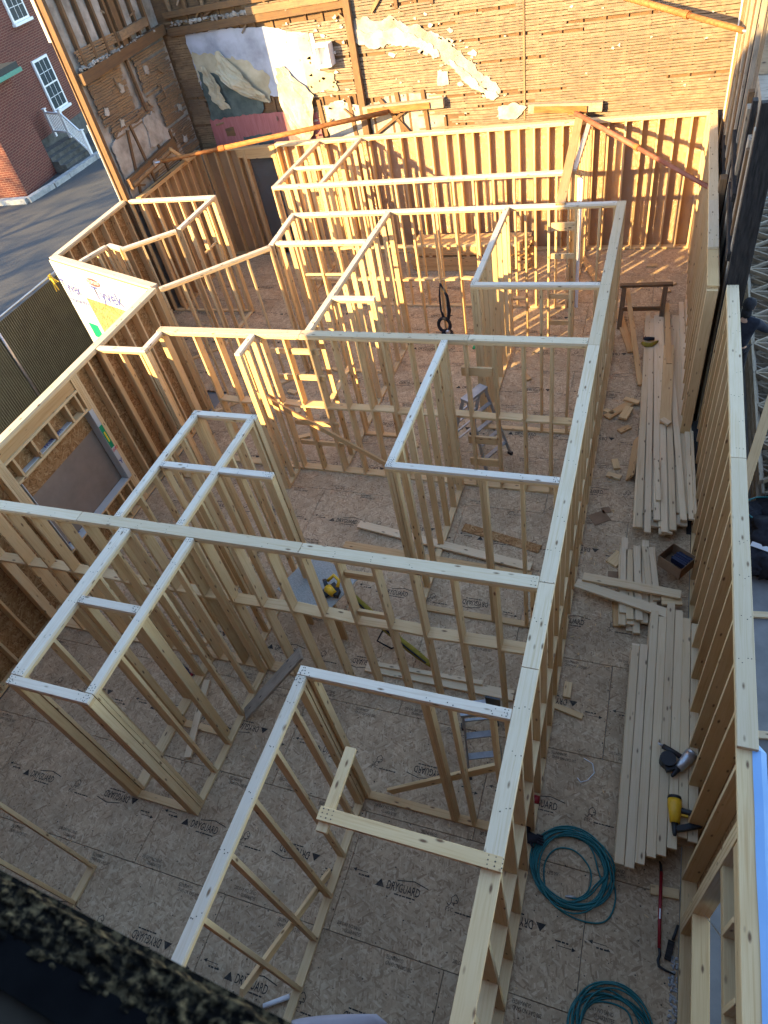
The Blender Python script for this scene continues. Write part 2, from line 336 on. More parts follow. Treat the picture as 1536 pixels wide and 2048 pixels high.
# ---------------------------------------------------------------- floor deck of OSB panels with print
deck = thing('floor', 'oriented strand board subfloor with printed lettering', None); deck['kind'] = 'structure'
def addmesh(mb, me, off, rot=0.0, sx=1.0):
    i = len(mb.v); c, s = math.cos(rot), math.sin(rot)
    for v in me.vertices: x, y = v.co.x * sx, v.co.y; mb.v.append(Vector((off[0] + x * c - y * s, off[1] + x * s + y * c, 0)))
    for p in me.polygons: mb.f.append(tuple(i + j for j in p.vertices))
def strip(mb, pts, w):
    for (ax, ay), (bx, by) in zip(pts, pts[1:]):
        d = Vector((bx - ax, by - ay, 0)); nn = Vector((-d.y, d.x, 0)).normalized() * w / 2; a = Vector((ax, ay, 0)); b = Vector((bx, by, 0)); mb.quad(a - nn, b - nn, b + nn, a + nn)
tDG = textmesh('DRYGUARD', 0.116, 'ink', 'LEFT', 0.001); t200 = textmesh('200 DAY NO SAND', 0.05, 'ink'); tGU = textmesh('GUARANTEE', 0.05, 'ink'); tFSC = textmesh('FSC', 0.055, 'ink'); 
def dashes(lens, h):
    m_ = MB(); x = 0.0
    for l in lens: strip(m_, [(x, h / 2), (x + l, h / 2)], h); x += l + .014
    me = bpy.data.meshes.new('print_dashes'); me.from_pydata([tuple(v) for v in m_.v], [], m_.f); return me
tST = dashes((.10, .05, .07, .12, .06), .013); tSP = dashes((.09, .05, .04), .015)
def items():
    out = []
    def logo(x, y, rot):
        mb = MB(); mb.v += [Vector((0, 0, 0)), Vector((.10, 0, 0)), Vector((.05, .075, 0))]; mb.f.append((0, 1, 2))
        addmesh(mb, tDG, (.12, 0), 0, 0.58); strip(mb, [(.22, .102), (.40, .135), (.56, .102)], .010); addmesh(mb, tST, (.22, -.035), 0, .5)
        return tr(mb, x, y, rot)
    def tr(mb, x, y, rot):
        c, s = math.cos(rot), math.sin(rot); mb.v = [Vector((x + v.x * c - v.y * s, y + v.x * s + v.y * c, 0)) for v in mb.v]; return mb
    def fsc(x, y, rot):
        mb = MB(); strip(mb, [(0, .07), (.03, .05), (.045, .085)], .007); strip(mb, [(.045, .085), (.04, .13), (.075, .165), (.11, .13), (.105, .085), (.05, .08)], .007); strip(mb, [(.075, .06), (.075, .085)], .012)
        addmesh(mb, tFSC, (0, 0), 0, .9); addmesh(mb, tST, (.10, 0), 0, .45); return tr(mb, x, y, rot)
    def edge(x, y, rot):
        mb = MB(); addmesh(mb, t200, (0, .05), 0, .62); addmesh(mb, tGU, (.1, 0), 0, .62); return tr(mb, x, y, rot)
    def arrow(x, y, rot):
        mb = MB(); strip(mb, [(0, 0), (.13, 0)], .006); mb.v += [Vector((.13, -.02, 0)), Vector((.17, 0, 0)), Vector((.13, .02, 0))]; i = len(mb.v); mb.f.append((i - 3, i - 2, i - 1)); addmesh(mb, tSP, (-.03, .03), 0, .6); return tr(mb, x, y, rot)
    out.append(((.30, .92), logo(.33, .53, 0))); out.append(((1.5, 2.12), logo(2.09, .645, math.pi)))
    out.append(((1.08, 1.35), fsc(1.10, .50, 0)))
    for x in (.06, 1.28): out.append(((x, x + .42), edge(x, .03, 0)))
    for x in (.52, 1.72): out.append(((x, x + .42), edge(x + .42, 1.19, math.pi)))
    out.append(((.02, .3), arrow(.22, .62, math.pi))); out.append(((2.2, 2.43), arrow(2.22, .5, 0)))
    for q in range(6):
        mb = MB(); x0 = .02 + q * .48
        for kk in range(9):
            for jx in range(2):
                if rnd.random() < .75:
                    x = min(2.42, x0 + jx * .24 + rnd.uniform(-.03, .03)); y = .03 + kk * .145 + rnd.uniform(-.03, .03); r0 = rnd.uniform(.006, .011)
                    mb.quad(*[Vector((x + r0 * a, y + r0 * b * .8, 0)) for a, b in ((-1, 0), (0, -1), (1, 0), (0, 1))])
        out.append(((x0 - .02, min(x0 + .27, 2.44)), mb))
    return out
ITEMS = items(); _pc = {}
def panel(x0, x1, y0, y1, px, py):
    L, w = x1 - x0 - .006, y1 - y0 - .006
    o = link('panel', cbox(L, w, .023, 'osb', .002), None, deck); o.location = ((x0 + x1) / 2, (y0 + y1) / 2, -.0115 - rnd.uniform(0, .0012))
    key = tuple(px + a >= x0 - .01 and px + b <= x1 + .01 for (a, b), _ in ITEMS)
    if y1 - y0 < 1.1 or not any(key): return
    if key not in _pc:
        mb = MB()
        for kk, (_, m2) in zip(key, ITEMS):
            if kk: i = len(mb.v); mb.v += [v.copy() for v in m2.v]; mb.f += [tuple(i + j for j in f) for f in m2.f]
        me = bpy.data.meshes.new('print'); me.from_pydata([tuple(v) for v in mb.v], [], mb.f); me.materials.append(M['ink']); _pc[key] = me
    p = link('print', _pc[key], None, o); p.location = (px - o.location.x, py - o.location.y, .0118 + .0022)
for k in range(-2, 12):
    ya, yb = 1.22 * k, min(1.22 * (k + 1), 14.5)
    xl, xr = (-7.5, 1.445) if ya < 7.9 else (-10.68, 1.3)
    px = -4.28 - 2.44 * 4 if k % 2 == 0 else -3.06 - 2.44 * 4
    while px < xr:
        a, b = max(px, xl), min(px + 2.44, xr)
        if b - a > .05: panel(a, b, ya, yb, px, ya)
        px += 2.44
# ---------------------------------------------------------------- stud walls
def nails(parent, pts, name='nail_heads'):
    mb = MB(); off = parent.location
    for p in pts:
        r0 = rnd.uniform(.0042, .0062); p = Vector(p) - off
        mb.v += [p + Vector((r0 * math.cos(t * 1.0472), r0 * math.sin(t * 1.0472), 0)) for t in range(6)]; i = len(mb.v); mb.f.append(tuple(range(i - 6, i)))
    if mb.v:
        o = solid(name, mb.v, mb.f, 'nail', parent); o['kind'] = 'stuff'
ALLW = []
def wall(label, p0, p1, w=.089, studs=None, sp=.406, off=0.0, top=H, npl=2, blocks=(), rungs=(), segs=None, low=True, mat='wood', name='stud_wall', nail=True, skip=(), lowsegs=None):
    p0 = Vector((*p0, 0)); p1 = Vector((*p1, 0)); d = p1 - p0; L = d.length; u = d / L; v = Vector((-u.y, u.x, 0))
    top = top + rnd.uniform(-.002, .002)
    e = thing(name, label, 'stud wall', ((p0 + p1) / 2)[:]); ALLW.append(e)
    P = lambda s, z, q=0.0: p0 + u * s + v * q + Vector((0, 0, z))
    if low:
        for a, b in (lowsegs or [(0, L)]): board(e, 'bottom_plate', P(a, .0015 + T / 2), P(b, .0015 + T / 2), w, T, v, mat)
    zt = top - T * npl
    for i in range(npl):
        sg = segs if (segs and i == npl - 1) else [(0, L)]
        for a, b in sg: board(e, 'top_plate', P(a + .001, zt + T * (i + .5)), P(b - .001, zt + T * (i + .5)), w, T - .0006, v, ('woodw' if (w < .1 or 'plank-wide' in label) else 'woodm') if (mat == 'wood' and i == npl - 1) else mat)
    if studs is None:
        studs = [.019]; s = sp + off
        while s < L - .12: studs.append(s); s += sp
        studs.append(L - .019)
    studs = [s for s in studs if not any(a < s < b for a, b in skip)]
    z0 = .0015 + (T if low else 0)
    for s in studs: board(e, 'stud', P(s, z0 + .0004), P(s, zt - .0004), w - .001, T, v, mat)
    ss = sorted(studs)
    for z, a, b in blocks:
        for s, t in zip(ss, ss[1:]):
            if t - s > .12 and a <= s + .03 and t <= b + .03 and t - s < .75: board(e, 'blocking', P(s + .0195, z + rnd.uniform(-.025, .025)), P(t - .0195, z + rnd.uniform(-.01, .01)), w - .002, T, v, mat)
    for z, a, b, hh in rungs: board(e, 'blocking', P(a, z), P(b, z), hh, T, (0, 0, 1), mat)
    if nail:
        pts = []
        for s in ss:
            if rnd.random() < .8:
                for q in range(rnd.choice((2, 3, 3, 4))): pts.append(P(min(max(s + rnd.uniform(-.03, .03), .01), L - .01), top + .0012, (q / 3 - .5) * w * .75 + rnd.uniform(-.008, .008)))
        for s in (.03, .06, L - .03, L - .06):
            for q in (-.3, 0, .3): pts.append(P(s + rnd.uniform(-.01, .01), top + .0012, q * w))
        pts = [p for p in pts if segs is None or any(a <= (p - p0).dot(u) <= b for a, b in segs)]
        nails(e, pts)
    e['_'] = 0; del e['_']
    return e, P, L, u, v
def xs(x0, lst): return [abs(x - x0) for x in lst]
# corridor wall, runs away from the camera
yc = -1.0
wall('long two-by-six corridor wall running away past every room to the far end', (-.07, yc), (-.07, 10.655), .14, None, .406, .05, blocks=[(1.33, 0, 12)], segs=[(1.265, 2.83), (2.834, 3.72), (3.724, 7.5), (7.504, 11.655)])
CW = ALLW[-1]
wall('long two-by-six cross wall with mid-height blocking, between the two blue-tinted closet frames', (-7.49, 2.713), (-.143, 2.713), .14, [.02] + xs(-7.49, [-.54 - .4 * i for i in range(17)]) + [7.3], blocks=[(1.59, 0, 8)], rungs=[(2.42, 5.38, 5.71, .10), (1.74, 5.38, 5.71, .09)], segs=[(0, 2.1), (2.104, 4.95), (4.954, 7.347)])
wall('short cross wall with a wide door gap, meeting the corridor wall near the ladder', (-2.045, 4.045), (-.143, 4.045), .089, [.019, .06, .105, 1.08, 1.12, 1.52, 1.87])
wall('side wall with close-set studs beside the aluminium ladder', (-2.0, 4.093), (-2.0, 6.515), .089, [.02, .30, .33, .70, 1.1, 1.5, 1.9, 2.28, 2.40])
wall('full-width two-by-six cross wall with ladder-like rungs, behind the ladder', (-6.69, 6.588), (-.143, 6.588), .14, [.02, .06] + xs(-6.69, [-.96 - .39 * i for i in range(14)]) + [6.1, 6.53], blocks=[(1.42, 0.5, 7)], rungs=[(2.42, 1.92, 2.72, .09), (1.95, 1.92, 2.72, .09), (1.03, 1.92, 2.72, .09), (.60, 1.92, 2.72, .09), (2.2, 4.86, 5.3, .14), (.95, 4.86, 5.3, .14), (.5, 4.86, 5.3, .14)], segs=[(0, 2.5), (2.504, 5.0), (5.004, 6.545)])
wall('very short sunlit return wall at the left end of the rung wall', (-6.62, 6.085), (-6.62, 6.515), .089)
wall('short sunlit wall joining the left outside wall by the window header', (-7.49, 6.035), (-6.576, 6.035), .089, [.02, .42, .80, .86, .90])
wall('half-metre stub wall sticking out towards the blue-tinted closet', (-4.96, 6.0), (-4.96, 6.515), .089, [.02, .06, .27, .49])
wall('inner wall between the sunlit rooms, standing on the rung wall line', (-4.105, 6.662), (-4.105, 10.56), .089, None, .406, -.1, blocks=[(1.38, 0, 1.3)])
wall('short stub wall with a small sill, off the middle of the sunlit inner wall', (-4.058, 7.58), (-3.36, 7.58), .089, [.02, .34, .64, .68])
wall('short wall closing the sunlit closet beside the diagonal wall', (-5.9, 9.45), (-4.152, 9.45), .089, [.02, .40, .80, 1.2, 1.6, 1.72], rungs=[(2.12, .40, 1.2, .038)])
wall('diagonal wall running from the left outside corner to the sunlit closet', (-7.44, 7.84), (-5.96, 9.33), .089)
wall('short wall from the diagonal wall back to the long sunlit wall', (-5.96, 9.36), (-6.06, 10.56), .089)
wall('long sunlit cross wall with rungs at its corridor end', (-6.1, 10.61), (-.143, 10.61), .089, [.02] + xs(-6.1, [-5.70, -5.29, -4.87, -4.47, -4.07, -3.68, -3.27, -2.87, -2.47, -2.06, -1.63, -1.23, -.78, -.4]) + [5.93], blocks=[(1.4, 0, 4.1), (1.0, 3.6, 4.5)], rungs=[(2.36, 4.87, 5.32, .14), (1.83, 4.87, 5.32, .09), (1.05, 4.87, 5.32, .09), (.5, 4.87, 5.32, .09)], segs=[(0, 3.3), (3.304, 5.957)])
wall('side wall of close-set studs between the sunlit wall and the corridor door', (-1.935, 8.05), (-1.935, 10.56), .089, [.02, .06, .3, .62, 1.0, 1.4, 1.8, 2.2, 2.45, 2.49])
wall('short shaded cross wall meeting the corridor wall, second past the ladder', (-1.98, 8.0), (-.143, 8.0), .089, [.019, .06, .10, 1.03, 1.44, 1.82])
wall('sunlit wall parallel to the back wall, over the lumber pile', (-7.15, 12.0), (-1.05, 12.0), .089, None, .39, 0, blocks=[(1.38, 1.2, 5.2)], segs=[(0, 3.9), (3.904, 6.1)])
wall('left side of the sunlit closet against the back wall', (-7.1, 12.05), (-7.1, 14.49), .089)
wall('right side of the sunlit closet against the back wall', (-6.05, 12.05), (-6.05, 14.49), .089)
wall('narrow sunlit divider inside the closet at the back wall', (-7.05, 12.95), (-6.1, 12.95), .089, [.02, .5, .93])
wall('dense sunlit wall under the loose plank by the back wall', (-1.0, 12.05), (-1.0, 14.49), .089, None, .3)
BK, PB, _, _, _ = wall('long sunlit back wall with brown sheathing and plastic film', (-8.25, 14.57), (1.36, 14.57), .14, xs(-8.25, [-8.23, -8.03, -7.70, -7.31, -6.95, -6.6, -6.25, -5.85, -5.45, -5.09, -4.74, -4.39, -4.05, -3.77, -3.44, -3.1, -2.77, -2.45, -2.13, -1.83, -1.54, -1.2, -.92, -.63, -.30, .01, .32, .63, .93, 1.2, 1.33]), segs=[(0, 4.2), (4.204, 9.61)])
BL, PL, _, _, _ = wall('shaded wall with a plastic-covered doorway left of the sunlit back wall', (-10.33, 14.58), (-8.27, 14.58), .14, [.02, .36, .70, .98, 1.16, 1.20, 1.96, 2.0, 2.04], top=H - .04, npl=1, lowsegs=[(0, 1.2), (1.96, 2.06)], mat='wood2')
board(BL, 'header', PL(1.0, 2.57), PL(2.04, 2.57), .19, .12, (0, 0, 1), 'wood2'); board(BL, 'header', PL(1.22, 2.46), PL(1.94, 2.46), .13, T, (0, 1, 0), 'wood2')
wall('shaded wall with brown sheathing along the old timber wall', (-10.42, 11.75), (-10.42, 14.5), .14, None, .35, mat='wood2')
LBK = ALLW[-1]
wall('sunlit wall of the small angled room by the old corner post', (-10.6, 11.64), (-8.36, 11.64), .089, None, .33)
wall('wall with a small lit cross block in the angled room', (-8.4, 10.14), (-8.4, 11.59), .089, None, .35, rungs=[(1.95, .55, 1.1, T)])
wall('diagonal wall of the angled room', (-9.26, 9.33), (-8.43, 10.08), .089)
wall('tiny sunlit return in the angled room', (-9.72, 9.53), (-9.28, 9.36), .089, [.02, .2, .45])
wall('short plate wall from the angled room to the house-wrapped wall', (-9.93, 8.86), (-9.74, 9.47), .089)
XB, _, _, _, _ = wall('left outside wall with sheathing beside the old corner post', (-10.75, 9.05), (-10.75, 11.66), .14, None, .406)
A0, B0 = V(-10.85, 9.0, 0), V(-7.67, 7.85, 0); du = (B0 - A0).normalized(); dn = Vector((du.y, -du.x, 0))
a2, b2 = A0 - dn * .085 + du * .02, B0 - dn * .085 + du * .05
XD, PD, _, _, _ = wall('slanting outside wall wrapped in white printed house wrap', a2[:2], b2[:2], .14)
XL, PX, _, ux, vx = wall('left outside wall with a window opening and wide header', (-7.58, -1.3), (-7.58, 7.84), .14, [.02, .4, .8, 1.2, 1.6, 2.0, 2.4, 2.8, 3.2, 3.6, 4.0, 4.40, 4.76, 4.80, 4.84, 4.88, 6.60, 6.64, 6.68, 6.72, 7.05, 7.38, 7.75, 8.1, 8.45, 8.85, 9.1], segs=[(0, 4.0), (4.004, 9.14)])
# window opening at s 4.92..6.58
board(XL, 'header', PX(4.9, 2.575, .012), PX(6.66, 2.575, .012), .185, .115, (0, 0, 1), 'wood2'); board(XL, 'header_plate', PX(4.9, 2.46), PX(6.58, 2.46), .139, T, (1, 0, 0))
board(XL, 'rough_sill', PX(4.9, 2.10), PX(6.58, 2.10), .139, T, (1, 0, 0)); board(XL, 'rough_sill', PX(4.9, .60), PX(6.58, .60), .139, T, (1, 0, 0))
for s in (5.05, 5.45, 5.85, 6.25, 6.5): board(XL, 'cripple_stud', PX(s, 2.122), PX(s, 2.44), .139, T, (1, 0, 0)); board(XL, 'cripple_stud', PX(s, .04), PX(s, .58), .139, T, (1, 0, 0))
for a, b, z0, z1, q in [(4.9, 6.58, 2.075, 2.145, .03)]: board(XL, 'wrap_strip', PX(a + .2, 2.128, .02), PX(b - .3, 2.128, .02), .10, .012, (1, 0, .1), 'tyvek')
board(XL, 'wrap_jamb', PX(6.572, .62, .0), PX(6.572, 2.07, .0), .152, .016, (1, 0, 0), 'tyvek'); board(XL, 'wrap_jamb', PX(4.93, .62), PX(4.93, 2.07), .152, .016, (1, 0, 0), 'tyvek')
board(XL, 'wrap_face', PX(6.61, .62, -.074), PX(6.61, 2.07, -.074), .085, .006, (0, 1, 0), 'tyvek'); board(XL, 'wrap_sill', PX(4.95, .625), PX(6.56, .625), .15, .012, (1, 0, 0), 'tyvek')
board(XL, 'green_print', PX(6.61, 1.30, -.079), PX(6.61, 1.75, -.079), .08, .003, (0, 1, 0), 'green'); board(XL, 'yellow_print', PX(6.61, 1.42, -.082), PX(6.61, 1.62, -.082), .03, .003, (0, 1, 0), 'yellowp')
put_text(XL, 'HOMEW', .11, 'blueink', PX(6.05, 2.136, .075), (0, -1, 0), (1, 0, 0), .002); put_text(XL, 'TYVEK', .12, 'blueink', PX(4.95, .634, .05), (0, 1, 0), (-1, 0, 0), .003)
put_text(XL, 'DUPO', .075, 'redink', PX(6.575, 1.22, -.0785), (0, 1, 0), (0, 0, 1), .002, .62); put_text(XL, 'Y', .12, 'blueink', PX(6.575, .95, -.0785), (0, 1, 0), (0, 0, 1), .003)
def sheath(e, P, a, b, q, z0, z1, mat, th=.011, step=1.22):
    s = a
    while s < b - .02:
        t = min(s + step, b); board(e, 'sheathing_panel', P(s + .002, (z0 + z1) / 2, q), P(t - .002, (z0 + z1) / 2, q), z1 - z0, th, (0, 0, 1), mat); s = t
sheath(XL, PX, 0, 4.9, .0765, -.2, 2.73, 'osbo'); sheath(XL, PX, 6.6, 9.1, .0765, -.2, 2.73, 'osbo'); sheath(XL, PX, 4.9, 6.6, .0765, 1.70, 2.73, 'osbo', step=1.7); sheath(XL, PX, 4.9, 6.6, .0765, -.2, .6, 'osbo', step=1.7)
board(XL, 'window_cover', PX(4.86, 1.14, .098), PX(6.62, 1.14, .098), 1.30, .014, (0, 0, 1), 'coverply')
sheath(XL, PX, 0, 9.1, .0845, -.25, .58, 'tyvek', .003, 9.2)
sheath(XB, lambda s, z, q=0: V(-10.75 - q, 9.05 + s, z), 0, 2.6, .0765, -.2, 2.73, 'osbo')
sheath(BK, lambda s, z, q=0: V(-8.25 + s, 14.57 + q, z), 0, 9.6, .0765, .01, 2.70, 'brown'); sheath(BL, lambda s, z, q=0: V(-10.33 + s, 14.58 + q, z), 0, 1.2, .0765, .01, 2.66, 'brown')
sheath(LBK, lambda s, z, q=0: V(-10.42 - q, 11.75 + s, z), 0, 2.75, .0765, .01, 2.70, 'brown')
f = solid('plastic_sheet', [(s, -.0045 + .01 * math.sin(s * 9) * .2, z) for s, z in ((-4.75, -1.30), (4.75, -1.30), (4.75, 1.30), (-4.75, 1.30))], [(0, 1, 2, 3)], 'film', BK); f.location = (0, .071, 1.36)
f = solid('door_film', [(-.37, 0, -1.15), (.37, 0, -1.15), (.37, 0, 1.2), (-.37, 0, 1.2)], [(0, 1, 2, 3)], 'film', BL); f.location = (.55, .05, 1.2)
mb = MB().box((-8.75, 14.67, 1.25), (.9, 0, 0), (0, .012, 0), (0, 0, 2.4)); o = mb.build('doorway_dark_panel', 'darkroof', BL)  # dark sheet stands in for the shade inside the open doorway
board(LBK, 'black_tape', (-10.36, 12.2, 2.752), (-10.36, 13.1, 2.752), .03, .003, (1, 0, 0), 'black')
# house wrap on the slanting wall
PW = lambda s, z, q=0.0: A0 + du * s + dn * q + Vector((0, 0, z))
sheath(XD, PW, .02, 3.4, -.006, -.3, 2.70, 'osbo')
board(XD, 'house_wrap', PW(.0, 1.20, .004), PW(3.36, 1.20, .004), 2.98, .006, (0, 0, 1), 'tyvek')
board(XD, 'window_cover', PW(.82, 1.5, .016), PW(2.2, 1.5, .016), 1.05, .016, (0, 0, 1), 'osbo')
put_text(XD, 'Tyvek', .40, 'blueink', PW(1.22, 2.10, .012), du, (0, 0, 1), .006); put_text(XD, 'Tyvek', .40, 'blueink', PW(.0, 2.03, .012), du, (0, 0, 1), .006, .7)
put_text(XD, 'HomeWrap', .19, 'blueink', PW(.02, 1.80, .012), du, (0, 0, 1), .002)
mb = MB(); n0 = 20
ring = [PW(1.42 + .24 * math.cos(2 * math.pi * k / n0), 2.47 + .085 * math.sin(2 * math.pi * k / n0), .0088) for k in range(n0)]
mb.v += ring; mb.f.append(tuple(range(n0))); mb.build('red_oval', 'redink', XD); put_text(XD, 'DUPONT', .11, 'tyvek', PW(1.42, 2.435, .0105), du, (0, 0, 1), .001, .9, 'CENTER')
o = board(XD, 'green_print', PW(.46, 1.35, .010), PW(.46, 1.0, .010), .36, .004, du, 'green')
# closets
w7 = 'wood'
wall('left side of the near closet frame, plank-wide top plate', (-4.69, .755), (-4.69, 2.64), .14, [.02, .45, .85, 1.25, 1.6, 1.86])
wall('right side of the near closet frame, with open rungs', (-3.83, .755), (-3.83, 2.64), .089, [.02, .06, .43, .80, 1.2, 1.52, 1.84, 1.87])
wall('front of the near closet frame, facing the photographer', (-4.75, .705), (-3.785, .705), .089, [.02, .06, .10, .85, .9, .945])
wall('cross piece dividing the near closet frame', (-4.615, 1.67), (-3.878, 1.67), .089, [.02, .06, .68, .72])
wall('left side of the far blue-tinted closet frame', (-4.9, 2.787), (-4.9, 4.62), .089, [.02, .4, .75, 1.1, 1.45, 1.8])
wall('right side of the far blue-tinted closet frame', (-4.06, 2.787), (-4.06, 4.62), .089, [.02, .06, .42, .82, 1.2, 1.5, 1.8])
wall('far end of the blue-tinted closet frame', (-4.95, 4.67), (-4.0, 4.67), .089, [.02, .06, .48, .88, .93])
wall('cross piece of the far closet frame sticking out to one side', (-4.853, 3.69), (-3.31, 3.69), .089, [.02, .4, .74, 1.1, 1.44, 1.48, 1.52])
wall('short front room wall carrying a diagonal brace, next to the step ladder', (-1.995, 1.40), (-.143, 1.40), .089, [.019, .06, .12, 1.13, 1.17, 1.36, 1.70, 1.82])
E1 = ALLW[-1]; board(E1, 'brace', (-1.62, 1.463, .12), (-.30, 1.463, 1.55), .089, .036, (0, 0, 1))
wall('front room side wall with a low diagonal brace, ending below the ledge', (-1.95, -1.0), (-1.95, 1.352), .089, [.02, .45, .88, 1.29, 1.70, 2.08, 2.28, 2.33])
E2 = ALLW[-1]; board(E2, 'brace', (-2.014, -.80, 1.25), (-2.014, .50, .06), .089, .036, (0, 0, 1))
wall('partly hidden wall rising beside the crumbling ledge', (-4.74, -1.0), (-4.74, -.15), .089, [.02, .45, .83])
t = thing('plate_offcut', 'loose L-shaped pair of top plates jutting from the near corridor wall', 'wood plates', (-.7, .31, H - .03))
board(t, 'long_plate', (-1.37, .315, H - T / 2), (-.003, .315, H - T / 2), .1, T - .001, (0, 1, 0)); board(t, 'stub_plate', (-1.315, .20, H - T * 1.5 - .001), (-1.315, .86, H - T * 1.5 - .001), .089, T - .001, (1, 0, 0))
nails(t, [(-.1 + .05 * a, .29 + .03 * b, H + .001) for a in range(3) for b in range(3)] + [(-1.34 + .04 * a, .29 + .03 * b, H + .001) for a in range(3) for b in range(3)])
# right walls
RA, PA, _, _, _ = wall('far right outside wall beside the old timber wall, sunlit at its far end', (1.29, 8.02), (1.29, 14.49), .14, None, .406, segs=[(1.0, 2.55), (2.554, 6.47)], mat='wood')
board(RA, 'end_stud', (1.29, 7.98, .04), (1.29, 7.98, H - .08), .14, T, (1, 0, 0)); sheath(RA, lambda s, z, q=0: V(1.29 + q, 8.02 + s, z), 0, 6.4, .0765, .01, 2.7, 'brown')
RB, PBB, _, _, _ = wall('near right outside wall of deep studs edged with blue membrane', (1.52, -1.5), (1.52, 7.97), .14, [.02, .4, .8, 1.15] + [2.42, 2.46, 2.5] + [2.9 + .42 * i for i in range(16)] + [9.45], segs=[(3.02, 6.1), (6.104, 9.47)])
for z, w0 in ((2.55, .13), (2.06, .09)): board(RB, 'header', PBB(1.17, z, .02), PBB(2.4, z, .02), w0, .08, (0, 0, 1))
board(RB, 'rough_sill', PBB(1.17, .75), PBB(2.4, .75), .139, T, (1, 0, 0))
for s in (1.5, 1.95): board(RB, 'cripple_stud', PBB(s, 2.11), PBB(s, 2.48), .138, T, (1, 0, 0))
sheath(RB, lambda s, z, q=0: V(1.52 + q, -1.5 + s, z), 2.45, 9.4, .0765, .01, 2.66, 'osbo'); sheath(RB, lambda s, z, q=0: V(1.52 + q, -1.5 + s, z), 0, 1.16, .0765, .01, 2.66, 'osbo'); sheath(RB, lambda s, z, q=0: V(1.52 + q, -1.5 + s, z), 1.16, 2.45, .0765, .01, .7, 'osbo', step=1.3)
mb = MB(); pr = None
for i in range(90):
    s = -1.5 + i * 9.3 / 89; k = 0.0 if s > 1.55 else 1.0
    x = (1.552 if k else 1.594) + .006 * noise.noise(V(s * 2, 0, 0)); wd = (.095 + .012 * noise.noise(V(s, 5, 0))) if k else .006; zt = H - T + .006 if k else H - .10
    q = (V(x, s, zt), V(x + .055 if k else x + .003, s, zt + .003), V(x + wd, s, zt - .015 + .012 * noise.noise(V(s * 2, 9, 0))), V(x + wd + .012, s, 1.2))
    if pr:
        for a in range(3): mb.quad(pr[a], pr[a + 1], q[a + 1], q[a])
    pr = q
mb.build('blue_membrane', 'blue', RB, True)
pts = [V(1.46, .86, 1.0), V(1.46, .45, 1.75), V(1.50, .42, 1.8), V(1.50, .95, 1.05)]
mb = MB(); mb.quad(V(1.452, .50, 1.95), V(1.47, .85, 1.1), V(1.60, .75, 1.0), V(1.60, .45, 1.7)); o = mb.build('wrap_flap', 'tyvek', RB)
# loose plank on the plates at the back
t = thing('loose_plank', 'loose plank lying across the plates from the sunlit wall to the back wall', 'plank', (-1.1, 12.5, H)); board(t, 'plank', (-1.04, 10.55, H + T / 2 + .004), (-1.22, 14.62, H + T / 2 + .004), .16, T, (1, 0, 0), 'wood2')
exec_after = []
# ---------------------------------------------------------------- old walls
def lath(e, P, s0, s1, z0, z1, mat, seed, name='lath', holes=(), depth=.008, pitch=.047, slope=0.0):
    r = random.Random(seed); mb = MB(); z = z0; off = e.location
    while z < z1:
        s = s0 - r.uniform(0, .6)
        while s < s1:
            l = r.choice((.82, 1.23, 1.23, 1.64)) * r.uniform(.97, 1.03); a, b = max(s, s0 + r.uniform(-.05, .03)), min(s + l - .003, s1 + r.uniform(-.04, .05)); s += l
            if b - a < .05: continue
            zc = z + slope * (a - s0); tl = r.uniform(-.007, .007); zz = [zc + tl * (k - 2) / 2 + .016 * noise.noise(V((a + (b - a) * k / 4) * 1.1, z * 1.7, seed)) + r.uniform(-.004, .004) for k in range(5)]; hh = r.uniform(.034, .041)
            if any(h[0] - .02 < (a + b) / 2 < h[1] + .02 and h[2] < z < h[3] for h in holes) or r.random() < .045: continue
            d = depth + r.uniform(0, .007)
            for k in range(4):
                sa, sb = a + (b - a) * k / 4, a + (b - a) * (k + 1) / 4
                f = [P(sa, zz[k], d), P(sb, zz[k + 1], d), P(sb, zz[k + 1] + hh, d), P(sa, zz[k] + hh, d)]
                bk = [P(sa, zz[k], d - .008), P(sb, zz[k + 1], d - .008), P(sb, zz[k + 1] + hh, d - .008), P(sa, zz[k] + hh, d - .008)]
                i = len(mb.v); mb.v += f + bk; mb.f += [(i, i + 1, i + 2, i + 3), (i + 3, i + 2, i + 6, i + 7), (i + 4, i + 5, i + 1, i)]
                if k == 0: mb.f.append((i + 4, i, i + 3, i + 7))
                if k == 3: mb.f.append((i + 1, i + 5, i + 6, i + 2))
        z += pitch
    o = mb.build(name, mat, e); o['kind'] = 'stuff'; return o
def patch(e, P, poly, mat, d, th=.02, name='plaster_patch', amp=.05, step=.12, seed=1, label=None):
    q = jag(poly, step, amp, seed); nn = P(0, 0, 1) - P(0, 0, 0)
    me = prism([P(a, b, d) - e.location for a, b in q], nn, th); o = link(name, me, mat, e)
    if label: o['label'] = label
    return o
OB = thing('old_wall', 'tall exposed back wall of wooden lath with torn plaster', 'old wall', (-4.5, 15, 0))
PO = lambda s, z, d=0.0: V(s, 15 - d, z)
MB().abox(-10.9, 1.9, 15.03, 15.25, -.5, 7.5).build('backing', 'oldwood', OB)
for i, x in enumerate([-10.3 + .41 * k for k in range(29)]): board(OB, 'old_stud', PO(x, -.3, -.03), PO(x + rnd.uniform(-.03, .03), 7.3, -.03), .055, .07, (1, 0, 0), 'oldwood')
lath(OB, PO, -5.95, 1.52, 2.45, 7.3, 'lath', 3, holes=[(-3.62, -3.38, 4.0, 4.18), (-3.3, -3.0, 3.72, 3.9), (-5.9, -4.3, 2.45, 3.35), (-.75, -.6, 3.0, 3.08), (.6, .7, 2.85, 3.0)])
